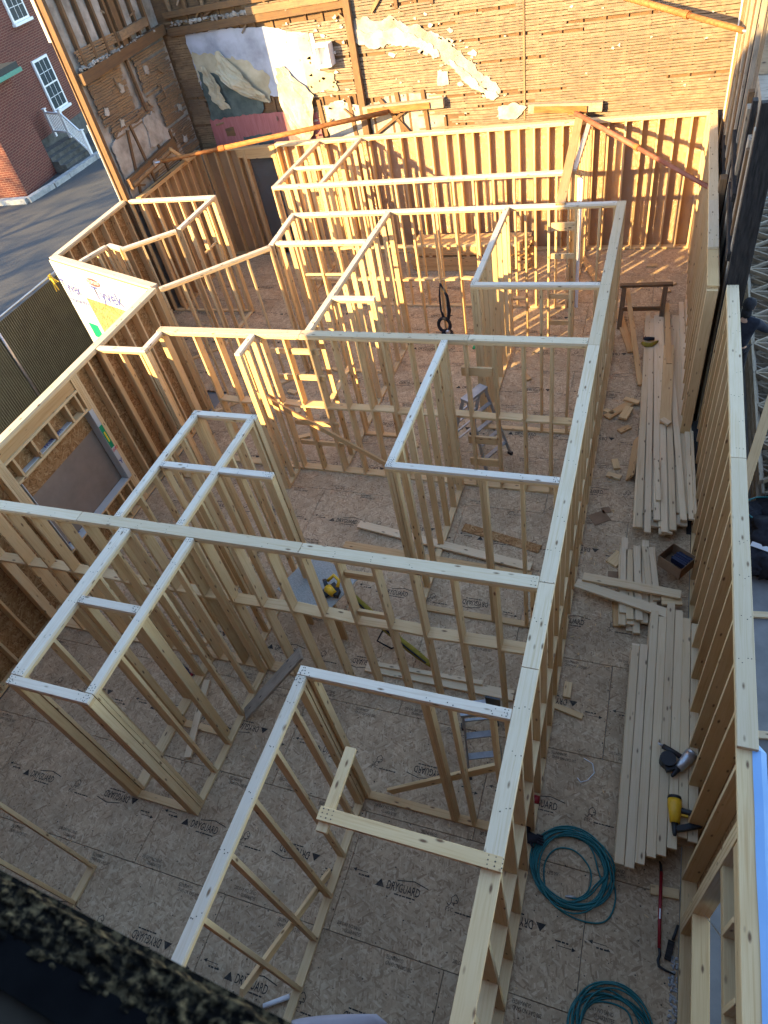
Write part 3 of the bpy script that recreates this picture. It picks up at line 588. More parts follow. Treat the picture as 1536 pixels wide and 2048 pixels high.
lath(OB, PO, -7.6, -6.12, 3.5, 4.95, 'lath', 5, name='lath', holes=[(-6.9, -6.5, 4.1, 4.55)])
lath(OB, PO, -10.55, -10.05, 2.4, 5.0, 'lathd', 6); lath(OB, PO, -8.4, -6.2, 5.15, 5.4, 'lath', 8); lath(OB, PO, -10.5, -8.4, 5.05, 5.25, 'lathd', 9)
lath(OB, PO, -7.35, -6.9, 2.85, 3.3, 'lath', 10); lath(OB, PO, -8.3, -6.2, 5.5, 7.3, 'lathd', 18)
patch(OB, PO, [(-5.97, 4.85), (-5.4, 4.78), (-4.9, 4.74), (-4.5, 4.62), (-4.1, 4.38), (-3.75, 4.1), (-3.45, 3.85), (-3.1, 3.5), (-2.9, 3.25), (-3.05, 3.12), (-3.4, 3.36), (-3.75, 3.66), (-4.1, 3.97), (-4.4, 4.22), (-4.8, 4.38), (-5.3, 4.38), (-5.95, 4.45)], 'plg', .012, .016, seed=2, amp=.10)
patch(OB, PO, [(-5.95, 4.66), (-5.3, 4.60), (-4.9, 4.56), (-4.5, 4.40), (-4.15, 4.12), (-4.22, 4.02), (-4.6, 4.24), (-5.1, 4.33), (-5.5, 4.30), (-5.92, 4.44)], 'plw', .029, .018, seed=4, amp=.08)
patch(OB, PO, [(-3.95, 3.96), (-3.55, 3.68), (-3.2, 3.34), (-2.92, 3.20), (-3.05, 3.13), (-3.4, 3.35), (-3.72, 3.64)], 'plw', .030, .018, seed=5, amp=.07)
patch(OB, PO, [(-4.25, 3.5), (-4.0, 3.5), (-4.0, 3.75), (-4.22, 3.78)], 'plw', .02, .012, seed=6, amp=.02, step=.06)
patch(OB, PO, [(-2.95, 2.75), (-2.55, 2.75), (-2.35, 2.95), (-2.6, 3.05), (-2.95, 3.0)], 'plw', .02, .03, seed=7, amp=.04, step=.06)
patch(OB, PO, [(-5.9, 2.4), (-4.15, 2.4), (-4.1, 3.3), (-4.9, 3.42), (-5.5, 3.38), (-5.9, 3.25)], 'plg', -.01, .012, seed=8)
crumbs = MB(); cr = random.Random(77)
def crumb(x, z, d, r0):
    k = cr.choice((5, 6, 7)); q = [(x + r0 * cr.uniform(.35, 1.7) * math.cos(6.283 * j / k), z + r0 * cr.uniform(.3, 1.1) * math.sin(6.283 * j / k)) for j in range(k)]
    i = len(crumbs.v); crumbs.v += [PO(a, b, d) for a, b in q] + [PO(a, b, d + .012) for a, b in q]; crumbs.f.append(tuple(range(i + k, i + 2 * k))); crumbs.f += [(i + j, i + (j + 1) % k, i + k + (j + 1) % k, i + k + j) for j in range(k)]
band = [(-5.95, 4.4), (-5.0, 4.3), (-4.3, 4.1), (-3.7, 3.6), (-3.05, 3.1)]; band2 = [(-5.2, 5.05), (-4.3, 4.65), (-3.6, 4.1), (-2.9, 3.4)]
for bnd in (band, band2):
    for (xa, za), (xb, zb) in zip(bnd, bnd[1:]):
        for j in range(8): u = cr.random(); crumb(xa + (xb - xa) * u + cr.gauss(0, .10), za + (zb - za) * u + cr.gauss(0, .10), .016, cr.choice((.012, .018, .03, .07)) * cr.uniform(.8, 1.2))
for j in range(60): crumb(cr.uniform(-5.8, 1.4), cr.uniform(2.7, 5.5), .014, cr.uniform(.01, .035))
for j in range(50): crumb(cr.uniform(-7.6, -6.2), cr.uniform(2.8, 5.0), .03, cr.uniform(.015, .05))
o = crumbs.build('plaster_crumbs', 'plw', OB); o['kind'] = 'stuff'
for x in (-5.15, -4.55, -6.3, -7.05): board(OB, 'old_stud', PO(x, 2.3, .02), PO(x - .05, 3.45, .02), .09, .05, (1, 0, 0), 'oldwood')
board(OB, 'brace', PO(-5.6, 3.35, .05), PO(-4.95, 2.55, .05), .08, .04, (1, 0, 0), 'oldwood'); board(OB, 'brace', PO(-5.9, 2.6, .06), PO(-5.0, 3.1, .06), .05, .04, (1, 0, 0), 'oldwood')
board(OB, 'corner_post', PO(-6.06, -.3, .06), PO(-5.98, 7.2, .06), .15, .12, (1, 0, 0), 'oldwood')
board(OB, 'corner_board', PO(-2.4, 2.7, .02), PO(-2.36, 7.2, .02), .035, .02, (1, 0, 0), 'lathd')
patch(OB, PO, [(-10.05, 3.9), (-8.2, 3.6), (-7.25, 3.5), (-7.15, 4.75), (-8.0, 4.95), (-9.0, 5.02), (-10.05, 5.0)], 'plb', .005, .015, seed=11, amp=.03)
patch(OB, PO, [(-8.05, 3.55), (-6.9, 3.6), (-6.9, 4.72), (-8.03, 4.88)], 'plb', .006, .022, seed=12, amp=.02, label='pale blue painted plaster in the sun')
patch(OB, PO, [(-7.25, 3.62), (-6.55, 3.6), (-6.6, 3.95), (-6.95, 4.05), (-7.0, 4.75), (-7.3, 4.75)], 'ply', .03, .012, seed=13)
patch(OB, PO, [(-10.05, 3.25), (-8.6, 3.3), (-8.5, 3.6), (-9.2, 4.05), (-10.0, 4.3)], 'plgn', .021, .012, seed=14)
patch(OB, PO, [(-10.08, 4.05), (-9.4, 3.98), (-8.7, 3.62), (-8.3, 3.5), (-8.2, 4.05), (-9.0, 4.5), (-10.05, 4.6)], 'ply', .0205, .006, seed=15, amp=.08)
patch(OB, PO, [(-10.15, 2.4), (-7.15, 2.4), (-7.2, 3.2), (-8.3, 3.28), (-9.5, 3.3), (-10.1, 3.25)], 'plp', .006, .016, name='pink_panel', seed=16, amp=.02)
patch(OB, PO, [(-9.35, 2.6), (-8.5, 2.62), (-8.5, 2.85), (-9.3, 2.82)], 'plgn', .023, .006, seed=17, amp=.03, step=.06); patch(OB, PO, [(-9.75, 2.85), (-9.5, 2.85), (-9.5, 3.05), (-9.75, 3.02)], 'oldwood', .023, .005, seed=18, amp=.02, step=.06)
patch(OB, PO, [(-7.0, 2.5), (-6.15, 2.45), (-6.12, 3.25), (-6.5, 3.4), (-7.0, 3.3)], 'plw', .0, .02, seed=19)
def torn(name, pts, mat, seed):
    r = random.Random(seed); mb = MB(); nu, nv = 9, 14
    for j in range(nv + 1):
        v = j / nv * (len(pts) - 1); i = min(int(v), len(pts) - 2); f_ = v - i; sl, sr, z, d = [a * (1 - f_) + b * f_ for a, b in zip(pts[i], pts[i + 1])]
        sl += r.uniform(-.035, .035); sr += r.uniform(-.035, .035)
        for k in range(nu + 1):
            u = k / nu; x = sl + (sr - sl) * u; q = V(x * 4 + seed, z * 2.2, 0)
            mb.v.append(PO(x + .02 * noise.noise(q * 3), z + .05 * noise.noise(q + V(5, 0, 0)) + r.uniform(-.012, .012), d + .10 * abs(noise.noise(q * 1.3)) + .03 * noise.noise(q * 4)))
    for j in range(nv):
        for k in range(nu): q = j * (nu + 1) + k; mb.f += [(q, q + 1, q + nu + 2), (q, q + nu + 2, q + nu + 1)]
    o = mb.build(name, mat, OB); sm = o.modifiers.new('thick', 'SOLIDIFY'); sm.thickness = .004; return o
torn('hanging_wallpaper', [(-7.95, -7.75, 4.2, .03), (-8.0, -7.5, 3.9, .06), (-8.05, -7.15, 3.6, .08), (-7.95, -7.25, 3.2, .12), (-7.85, -7.3, 2.85, .12), (-7.7, -7.5, 2.62, .1)], 'ply', 3)
torn('hanging_wallpaper', [(-9.35, -9.25, 4.62, .03), (-9.5, -8.95, 4.3, .08), (-9.3, -8.7, 4.0, .14), (-8.9, -8.4, 3.72, .12), (-8.5, -8.3, 3.52, .06)], 'ply', 4)
torn('hanging_wallpaper', [(-9.9, -9.7, 4.35, .03), (-9.85, -9.55, 4.0, .08), (-9.8, -9.5, 3.7, .1), (-9.65, -9.4, 3.45, .06)], 'ply', 5)
nb = MB()
for (a, b, c, d) in [(-6.86, -6.82, 4.12, 4.54), (-6.54, -6.50, 4.12, 4.54), (-6.82, -6.54, 4.12, 4.16), (-6.82, -6.54, 4.5, 4.54)]: nb.abox(a, b, 14.72, 15.0, c, d)
nb.abox(-6.82, -6.54, 14.93, 14.94, 4.16, 4.5); wb = nb.build('wall_box', 'white', OB); wb['label'] = 'small white recessed window box'
for x, z0, l in ((-10.4, 5.1, 4.35), (-10.4, 5.42, 4.35)): board(OB, 'beam', PO(x, z0, .06), PO(x + l, z0 + .08, .06), .16 if z0 < 5.3 else .12, .10, (0, 0, 1), 'oldwood')
board(OB, 'beam', PO(-8.3, 5.28, .09), PO(-6.15, 5.30, .09), .14, .09, (0, 0, 1), 'lathd')
for k in range(9): board(OB, 'rubble_timber', PO(-10.2 + k * .42, 5.5 + rnd.uniform(-.1, .1), .05), PO(-10.1 + k * .42 + rnd.uniform(-.2, .2), 6.6, .05), .08, .05, (1, 0, 0), 'oldwood' if k % 2 else 'lathd')
patch(OB, PO, [(-5.6, 5.2), (-3.4, 5.0), (-3.3, 5.3), (-5.5, 5.5)], 'plg', .018, .01, seed=21)
for x in (-4.95, -4.2): board(OB, 'old_stud', PO(x, 4.95, .03), PO(x, 5.6, .03), .07, .04, (1, 0, 0), 'oldwood')
board(OB, 'brace', PO(-5.5, 4.95, .05), PO(-5.1, 5.35, .05), .07, .04, (1, 0, 0), 'lathd')
# left old wall
OL = thing('old_wall', 'shaded old timber side wall of dark beams, lath and grey plaster', 'old wall', (-10.7, 13.3, 0))
PLo = lambda s, z, d=0.0: V(-10.6 + d, s, z)
MB().abox(-10.86, -10.66, 11.72, 15.0, -.5, 7.4).build('backing', 'plg', OL)
board(OL, 'corner_post', (-10.69, 11.67, -.4), (-10.66, 11.64, 7.3), .12, .10, (1, 0, 0), 'oldwood'); board(OL, 'corner_board', (-10.80, 11.66, -.4), (-10.78, 11.64, 7.3), .09, .02, (0, 1, 0), 'lathd'); board(OL, 'trim_strip', (-10.83, 11.63, -.4), (-10.82, 11.61, 4.3), .03, .012, (0, 1, 0), 'white')
board(OL, 'siding_edge', (-10.87, 11.66, 5.75), (-10.87, 11.66, 7.3), .07, .02, (1, 0, 0), 'tyvek')
for s in (12.0, 12.42, 12.85, 13.25, 13.7, 14.1, 14.5): board(OL, 'old_stud', PLo(s, 5.2, .0), PLo(s + rnd.uniform(-.03, .03), 7.3, .0), .07, .09, (0, 1, 0), 'oldwood')
for s in (12.2, 12.63, 13.05, 13.9): patch(OL, PLo, [(s - .12, 5.35), (s + .12, 5.35), (s + .12, 7.2), (s - .12, 7.2)], 'plg', -.03, .01, seed=int(s * 10), amp=.02)
board(OL, 'beam', PLo(11.68, 5.08, .05), PLo(14.95, 5.18, .05), .20, .14, (0, 0, 1), 'oldwood'); board(OL, 'beam', PLo(13.3, 5.42, .06), PLo(14.4, 5.45, .06), .16, .10, (0, 0, 1), 'lathd')
board(OL, 'post', PLo(13.45, 5.2, .02), PLo(13.4, 7.3, .02), .18, .12, (0, 1, 0), 'oldwood')
lath(OL, PLo, 11.85, 13.3, 5.25, 5.5, 'lathd', 30, depth=.03); lath(OL, PLo, 11.85, 13.05, 4.15, 4.98, 'lathd', 31); lath(OL, PLo, 13.55, 14.85, 4.2, 4.98, 'lathd', 32); lath(OL, PLo, 13.9, 14.9, 2.6, 4.15, 'lathd', 33, slope=.06); lath(OL, PLo, 12.0, 13.6, 3.85, 4.15, 'lathd', 34, slope=-.02); lath(OL, PLo, 12.7, 13.9, 2.55, 2.85, 'lathd', 36)
patch(OL, PLo, [(11.8, 2.4), (14.2, 2.4), (14.1, 3.3), (13.7, 3.6), (13.6, 3.9), (12.2, 3.95), (11.8, 3.8)], 'plg', -.02, .03, seed=40)
patch(OL, PLo, [(13.0, 3.35), (13.5, 3.3), (13.7, 3.6), (13.5, 3.95), (13.1, 3.9)], 'plg', .02, .025, seed=41, amp=.05, step=.07)
for s0, z0, s1, z1 in ((12.0, 2.5, 12.45, 3.9), (12.75, 2.5, 12.6, 3.95), (13.35, 2.5, 13.3, 3.3), (13.95, 2.5, 13.9, 3.4), (13.35, 4.0, 13.3, 5.0)): board(OL, 'old_stud', PLo(s0, z0, .02), PLo(s1, z1, .02), .07, .05, (0, 1, 0), 'oldwood')
m = MB(); r_ = random.Random(5)
for k in range(110): m.ell(PLo(r_.uniform(11.8, 14.9), 5.20 + r_.uniform(0, .05), .05 + r_.uniform(-.05, .05)), r_.uniform(.015, .05), r_.uniform(.02, .06), r_.uniform(.012, .04), 7, 5, .6)
o = m.build('rubble', 'plg', OL); o['kind'] = 'stuff'
m = MB()
for k in range(120): m.ell(PO(r_.uniform(-10.3, -6.2), 5.22 + r_.uniform(0, .06), .07 + r_.uniform(-.04, .04)), r_.uniform(.02, .07), r_.uniform(.015, .04), r_.uniform(.012, .05), 7, 5, .6)
o = m.build('rubble', 'plg', OB); o['kind'] = 'stuff'
for k in range(16):
    s0 = r_.uniform(11.9, 14.6); z0 = r_.choice((r_.uniform(2.6, 3.8), r_.uniform(4.1, 5.0), r_.uniform(5.3, 6.5))); board(OL, 'broken_lath', PLo(s0, z0, .03), PLo(s0 + r_.uniform(-.35, .35), z0 + r_.uniform(-.3, .3), .05 + r_.uniform(0, .06)), .036, .009, (0, .3, 1), r_.choice(('lath', 'lathd', 'oldwood')))
for k in range(22):
    s0 = r_.uniform(-10.2, -6.2); z0 = r_.choice((r_.uniform(5.0, 5.6), r_.uniform(2.6, 3.4), r_.uniform(5.3, 6.2))); board(OB, 'broken_lath', PO(s0, z0, .04), PO(s0 + r_.uniform(-.4, .4), z0 + r_.uniform(-.3, .3), .05 + r_.uniform(0, .06)), .036, .009, (.3, 0, 1), r_.choice(('lath', 'lathd', 'oldwood')))
for k, (a_, b_) in enumerate(((11.95, 4.35), (12.7, 4.55), (13.75, 4.6), (14.5, 3.6), (14.3, 3.0), (12.3, 4.0))): patch(OL, PLo, [(a_, b_), (a_ + .16, b_ - .03), (a_ + .2, b_ + .1), (a_ + .05, b_ + .16)], 'plw' if k % 2 else 'plg', .022, .012, seed=90 + k, amp=.05, step=.04)
t = thing('wall_timber', 'dark timber waler bolted low on the old side wall, holding the rusty pipe', 'timber', (-10.5, 12.7, 3.1)); board(t, 'beam', (-10.50, 11.75, 3.03), (-10.50, 13.75, 3.16), .22, .10, (0, 0, 1), 'oldwood'); board(t, 'beam_cap', (-10.44, 11.8, 3.0), (-10.44, 13.6, 3.11), .07, .03, (0, 0, 1), 'lathd')
board(t, 'prop', (-10.43, 13.45, 3.15), (-10.25, 13.75, 2.76), .09, .04, (0, 1, 0), 'wood2')
# right old wall
OR = thing('old_wall', 'charred old right wall of weathered planks ending in a black post', 'old wall', (1.65, 11.5, 0))
PR = lambda s, z, d=0.0: V(1.50 - d, s, z)
MB().abox(1.58, 1.72, 8.35, 15.0, -.5, 4.4).build('backing', 'greywood', OR); MB().abox(1.58, 1.72, 10.6, 15.0, 4.41, 6.2).build('backing', 'greywood', OR)
board(OR, 'charred_post', (1.60, 8.14, -.4), (1.555, 8.12, 4.85), .25, .10, (1, 0, 0), 'char')
for i, s in enumerate([8.45, 8.8, 9.2, 9.6, 9.9, 10.3, 10.7, 11.1, 11.4, 11.8, 12.2, 12.6, 13.0, 13.4, 13.8, 14.2, 14.6, 14.9]):
    board(OR, 'old_plank', PR(s, -.3, .0), PR(s + rnd.uniform(-.12, .12), (4.5 if s < 10.5 else 6.0) - rnd.uniform(0, .5), .0 + rnd.uniform(-.02, .03)), rnd.choice((.10, .14, .2)), .04 + rnd.uniform(0, .05), (0, 1, 0), ('greywood', 'oldwood', 'greywood', 'char')[i % 4] if s < 12.4 else ('lath', 'greywood', 'plw')[i % 3] if False else ('greywood', 'lathd')[i % 2])
board(OR, 'white_board', (1.47, 14.2, 2.7), (1.45, 14.5, 5.9), .12, .03, (0, 1, 0), 'white')
for s, z in ((9.3, 2.9), (10.2, 3.3), (12.0, 2.6)): board(OR, 'charred_rail', PR(s - .9, z, .05), PR(s + .9, z + .2, .05), .12, .05, (0, 0, 1), 'char')
board(OR, 'charred_sill', (1.44, 5.2, -.2), (1.42, 8.1, .3), .10, .12, (1, 0, 0), 'char')
# ---------------------------------------------------------------- rusty raker pipes and walers
def pipe(label, a, b, r, mat, couple=(.52,)):
    a = Vector(a); b = Vector(b); t = thing('steel_pipe', label, 'pipe', a[:]); d = (b - a)
    c = couple[0]; MB().tube([a + d * .035, a + d * c], r * 1.12, 12).build('outer_tube', mat, t, True); MB().tube([a + d * c, b - d * .03], r * .9, 12).build('inner_tube', mat, t, True)
    MB().tube([a + d * (c - .012), a + d * (c + .012)], r * 1.35, 12).build('collar', 'rust', t)
    for k, p in enumerate((a, b)):
        q = d.normalized() * (1 if k == 0 else -1); mb = MB().tube([p, p + q * .12], r * .55, 8); mb.box(p + q * .015, (.02, 0, 0) if k else (.16, 0, 0), (0, .16, 0) if k else (0, .02, 0), (0, 0, .12)); mb.build('end_bracket', 'steel' if k else 'rust', t)
    return t
pipe('red-brown steel pipe slanting from the back wall timber to the right wall', (-1.41, 14.86, 2.83), (1.42, 11.2, 2.56), .042, 'rustr', (.50,))
pipe('rusty steel pipe crossing high up between the back wall and right wall', (-1.15, 14.96, 4.86), (1.47, 12.0, 4.58), .045, 'rust', (.66,))
pipe('orange rusty steel pipe bracing the corner of the old left and back walls', (-5.2, 14.85, 3.14), (-10.42, 12.75, 3.10), .047, 'rust', (.72,))
for lab, a, b in (('timber waler on the back wall where the orange pipe ends', (-6.0, 14.90, 3.17), (-4.12, 14.90, 3.19)), ('timber waler on the back wall where the red-brown pipe ends', (-2.3, 14.92, 2.93), (-.8, 14.92, 2.86))):
    t = thing('wall_timber', lab, 'timber', a); board(t, 'beam', a, b, .17, .14, (0, 0, 1), 'greywood'); a2_, b2_ = Vector(a) + V(.12, -.09, -.01), Vector(b) + V(-.3, -.09, -.01); board(t, 'steel_channel', a2_, b2_, .12, .03, (0, 0, 1), 'rust')
t = thing('wall_timber', 'short dark timber pad on the right wall under the red-brown pipe end', 'timber', (1.42, 11.0, 2.5)); board(t, 'pad', (1.405, 10.9, 2.0), (1.40, 10.9, 2.95), .20, .10, (0, 1, 0), 'oldwood')
t = thing('wall_timber', 'splintered timber pad at the upper pipe end on the right wall', 'timber', (1.45, 12.0, 4.5)); board(t, 'pad', (1.48, 11.95, 4.1), (1.47, 11.95, 5.0), .18, .10, (0, 1, 0), 'greywood')
# ---------------------------------------------------------------- lumber piles
def plank(label, group, p0, p1, w=.089, t=T, side=(1, 0, 0), mat='woodp', name='board', cat='board'):
    o = board(None, name, p0, p1, w, t, side, mat); return tag(o, label, cat, group)
ORD = ['first', 'second', 'third', 'fourth', 'fifth', 'sixth', 'seventh', 'eighth']
L1 = 'pale stud in the lower layers of the pile under the nail guns'
for lay in range(7):
    nx = 8; zc = .06 + lay * (T + .001) + T / 2
    for i in range(nx):
        if lay == 6 and i in (0, 1): pass
        x = .850 + i * .0935 + rnd.uniform(-.0015, .0015); far = (3.85 if i < 2 else 4.3) + rnd.uniform(-.06, .06) + (0.15 if i in (4, 5) else 0); nearv = [1.28, 1.27, 1.33, 1.42, 1.46, 1.55, 1.68, 1.66][i] + (rnd.uniform(.0, .12) if lay < 6 else 0) + (6 - lay) * .02
        plank(L1 if lay < 6 else ORD[i] + ' top stud of the nail gun pile, counted from the corridor side', 'studs in the pile under the nail guns', (x, nearv, zc), (x + rnd.uniform(-.003, .003) - .02, far, zc + (rnd.uniform(0, .003) if lay == 6 else 0)))
for y in (1.75, 2.9, 3.7): plank('short spacer under the neat stud pile', 'spacers under the stud pile', (.85, y, .03), (1.55, y, .03), .09, .052, (0, 1, 0), name='spacer_block', cat='wood block')
G2 = 'boards in the long loose pile'; L2 = 'board in the long loose pile beside the sawhorse'
zz = .02
xsr = [.60, .70, .80, .90, 1.0, 1.1, 1.18]
for lay in range(5):
    for i, x in enumerate(xsr):
        zc = .022 + lay * .0395
        ang = rnd.uniform(-.02, .02) + .01 * (i - 2)
        plank(L2, G2, (x + .13 + ang, 5.95 + rnd.uniform(-.2, .3) + (.4 if lay < 3 else 0), zc), (x - .06 - ang, 11.3 + rnd.uniform(-.5, .3), zc))
T3 = .022 + 5 * .0395
for i, (x0, y0, x1, y1, w) in enumerate(((.74, 5.82, .54, 11.45, .09), (.86, 5.74, .62, 11.2, .09), (.97, 6.0, .70, 11.35, .09), (1.08, 5.78, .77, 11.5, .09), (1.19, 5.84, 1.0, 9.0, .09), (1.32, 6.05, .86, 11.75, .09), (1.43, 6.08, 1.12, 11.85, .09))):
    plank(ORD[i] + ' top board of the long loose pile, counted from the corridor side', 'top boards of the long loose pile', (x0, y0, T3 + rnd.uniform(0, .004)), (x1, y1, T3 + rnd.uniform(0, .004)))
plank('wide plank lying on top of the long loose pile', None, (.99, 8.1, T3 + .045), (.96, 10.3, T3 + .045), .17, T, name='board', mat='wood'); plank('small end block sitting on the wide plank', None, (.93, 8.15, T3 + .09), (1.05, 8.03, T3 + .09), .09, T, (0, 1, 0), name='wood_block', cat='wood block')
plank('warm brown board set on edge at the far end of the loose pile', None, (.98, 9.7, T3 + .06), (.86, 11.7, T3 + .06), .09, T, mat='wood2')
plank('short narrow offcut lying on the near end of the loose pile', None, (.97, 6.35, T3 + .045), (.90, 7.2, T3 + .045), .07, T)
plank('board on edge along the right side of the loose pile', None, (1.46, 6.1, T3 + .06), (1.2, 11.8, T3 + .06), T, .089)
G3 = 'boards in the low pile below the cardboard box'
for lay in range(4):
    for i in range(5):
        x = .66 + i * .092; zc = .022 + lay * .0385
        plank('board in the low pile below the cardboard box', G3, (x + rnd.uniform(-.02, .02), 4.15 + rnd.uniform(0, .25) + (.5 if i > 2 and lay > 2 else 0), zc), (x - .10 + rnd.uniform(-.02, .02), 5.6 + rnd.uniform(-.25, 0.1), zc))
plank('pale plank crossing from the corridor wall over the low pile, lower of two', None, (.02, 4.74, .16), (1.25, 4.40, .215), .14, T, (0, 1, 0)); plank('pale plank crossing over the low pile, on top of its neighbour', None, (.10, 4.83, .205), (1.32, 4.72, .245), .13, T, (0, 1, 0))
for lab, a, b, w in (('warm offcut beside the crossing planks', (.545, 4.62, .02), (.60, 4.24, .02), .09), ('pale offcut propped under the cardboard box', (1.10, 4.62, .19), (1.34, 4.66, .19), .12), ('pale short block by the near corridor wall, upright grain', (.115, 3.10, .02), (.115, 3.31, .02), .09), ('pale offcut pointing out from the near corridor wall', (.0, 2.96, .022), (.33, 2.89, .022), .07),
                     ('offcut lying under the red pry bar', (1.17, 1.22, .022), (1.43, 1.24, .022), .09), ('light square offcut on the open floor by the low pile', (.43, 5.26, .02), (.56, 5.47, .02), .17), ('tan offcut crossed under two others', (.07, 8.45, .02), (.50, 8.98, .02), .14), ('short offcut on top of the crossed offcuts', (.33, 8.40, .06), (.42, 8.72, .06), .14), ('pale offcut among the crossed offcuts', (.02, 8.66, .02), (.18, 8.56, .02), .09), ('offcut leaning against the long loose pile', (.32, 8.95, .06), (.56, 8.85, .06), .09)):
    plank(lab, None, a, b, w, T, Vector((b[1] - a[1], -(b[0] - a[0]), 0)), 'wood2' if 'tan' in lab or 'warm' in lab else 'wood', 'offcut', 'offcut')
plank('wide tan board standing against the loose pile', None, (.55, 6.95, .09), (.60, 7.9, .09), .17, .03, (.5, 0, .8), 'wood2'); 
for lab, c, sx, sy, rz in (('larger brown cardboard scrap on the floor', (.19, 6.13), .26, .22, .6), ('small brown cardboard scrap touching the larger one', (.27, 6.3), .13, .12, .4), ('brown cardboard scrap near the crossing planks', (.48, 5.05), .13, .2, .1)):
    o = link('cardboard_scrap', cbox(sx, sy, .006, 'card')); o.location = (*c, .007); o.rotation_euler = (0, 0, rz); tag(o, lab, 'cardboard')
# boards on the floor inside rooms
plank('pale plank across the floor of the shaded middle room', None, (-3.4, 5.38, .045), (-.62, 4.98, .06), .14, T, (0, 1, 0)); plank('pinkish plank under the pale plank in the middle room', None, (-3.5, 4.95, .022), (-.6, 4.85, .022), .14, T, (0, 1, 0), 'wood2')
plank('plank lying along the base of the blocked cross wall', None, (-2.45, 2.98, .022), (-.5, 2.98, .022), .14, T, (0, 1, 0)); plank('narrow plank resting on the plank by the blocked cross wall', None, (-2.3, 3.02, .061), (-.9, 3.05, .061), .06, T, (0, 1, 0))
plank('torn strip of strand board on the floor of the middle room', None, (-1.76, 5.62, .012), (-.56, 5.37, .012), .16, .012, (0, 1, 0), 'osbo', 'board_strip', 'board')
plank('weathered grey plank leaning across the near closet corner', None, (-3.75, 1.95, .08), (-2.95, 2.50, .95), .17, T, (.57, -.82, 0), 'greywood', 'plank', 'plank')
plank('diagonal brace board across the rung wall', None, (-5.2, 6.40, 1.75), (-3.0, 6.40, .3), .085, T, (0, 0, 1), 'wood2', 'brace_board'); plank('board leaning on the floor inside the near closet', None, (-4.55, 2.3, .03), (-4.25, 1.25, .05), .089, T, (1, 0, 0))
plank('warm board leaning by the sawhorse, reaching the loose pile', None, (.10, 11.9, .5), (.55, 9.3, .1), .09, T, (1, .2, 0), 'wood2'); plank('second warm board on the floor behind the sawhorse', None, (-.05, 11.9, .03), (.33, 10.4, .03), .14, T, (1, 0, 0), 'wood2')
plank('tan board on the floor near the white metal post', None, (-1.0, 14.1, .03), (-.55, 13.0, .03), .14, T, (1, .3, 0), 'wood2'); plank('small square block on the sunlit floor', None, (-.35, 10.9, .03), (-.33, 11.35, .03), .2, T, (1, 0, 0), name='wood_block', cat='wood block')
for i in range(14):
    x, y = [(-3.0, 7.3), (-2.6, 7.9), (-3.4, 7.0), (-5.6, 8.0), (-5.3, 7.3), (.9, 12.6), (.4, 13.7), (1.0, 12.9), (-2.6, 9.6), (-1.4, 9.4), (.35, 7.2), (.42, 7.0), (.3, 8.1), (-5.9, 8.6)][i]; a = rnd.uniform(0, 3)
    plank('small wood offcut lying loose on the deck', 'small loose offcuts on the deck', (x, y, .022), (x + .22 * math.cos(a), y + .22 * math.sin(a), .022), .1, T, (-math.sin(a), math.cos(a), 0), rnd.choice(('wood', 'wood2')), 'offcut', 'offcut')
# back lumber pile
for lay in range(13):
    for j in range(3): plank('board in the tall lumber pile against the back wall', 'boards in the back lumber pile', (-4.85 + rnd.uniform(-.08, .08) + (.0 if lay < 9 else .1), 13.62 + j * .16, .03 + lay * .048 + (0.05 if lay > 6 else 0)), (-2.15 + rnd.uniform(-.12, .12), 13.62 + j * .16, .03 + lay * .048 + (0.05 if lay > 6 else 0)), .155, .046, (0, 1, 0), 'wood2')
for x in (-4.4, -3.5, -2.6): plank('spacer between layers of the back lumber pile', 'spacers in the back lumber pile', (x, 13.56, .03 + 6.5 * .048 + .025), (x, 14.02, .03 + 6.5 * .048 + .025), .08, .044, (1, 0, 0), name='spacer_block', cat='wood block')
# white metal post by the dense wall
t = MB().abox(-.93, -.90, 12.0, 12.03, .0, 2.6).abox(-.87, -.84, 12.0, 12.03, 0, 2.6).abox(-.90, -.87, 12.022, 12.03, 0, 2.6).build('steel_post', 'white'); tag(t, 'thin white steel channel post by the dense sunlit wall', 'post')
# ---------------------------------------------------------------- sawhorse
t = thing('sawhorse', 'brown wooden sawhorse standing at the far end of the loose pile', 'sawhorse', (.45, 11.5, 0))
board(t, 'top_beam', (-.02, 11.55, .74), (.92, 11.62, .74), .10, .05, (0, 1, 0), 'oldwood'); board(t, 'rail', (.06, 11.35, .36), (.82, 11.40, .36), .08, .035, (0, 0, 1), 'oldwood')
for x in (.06, .80):
    for s, mt in ((-1, 'oldwood'), (1, 'wood2')): board(t, 'leg', (x + .0, 11.57 + s * .03, .72), (x - .02, 11.57 + s * .36, .0), .085, .04, (1, 0, 0), mt)
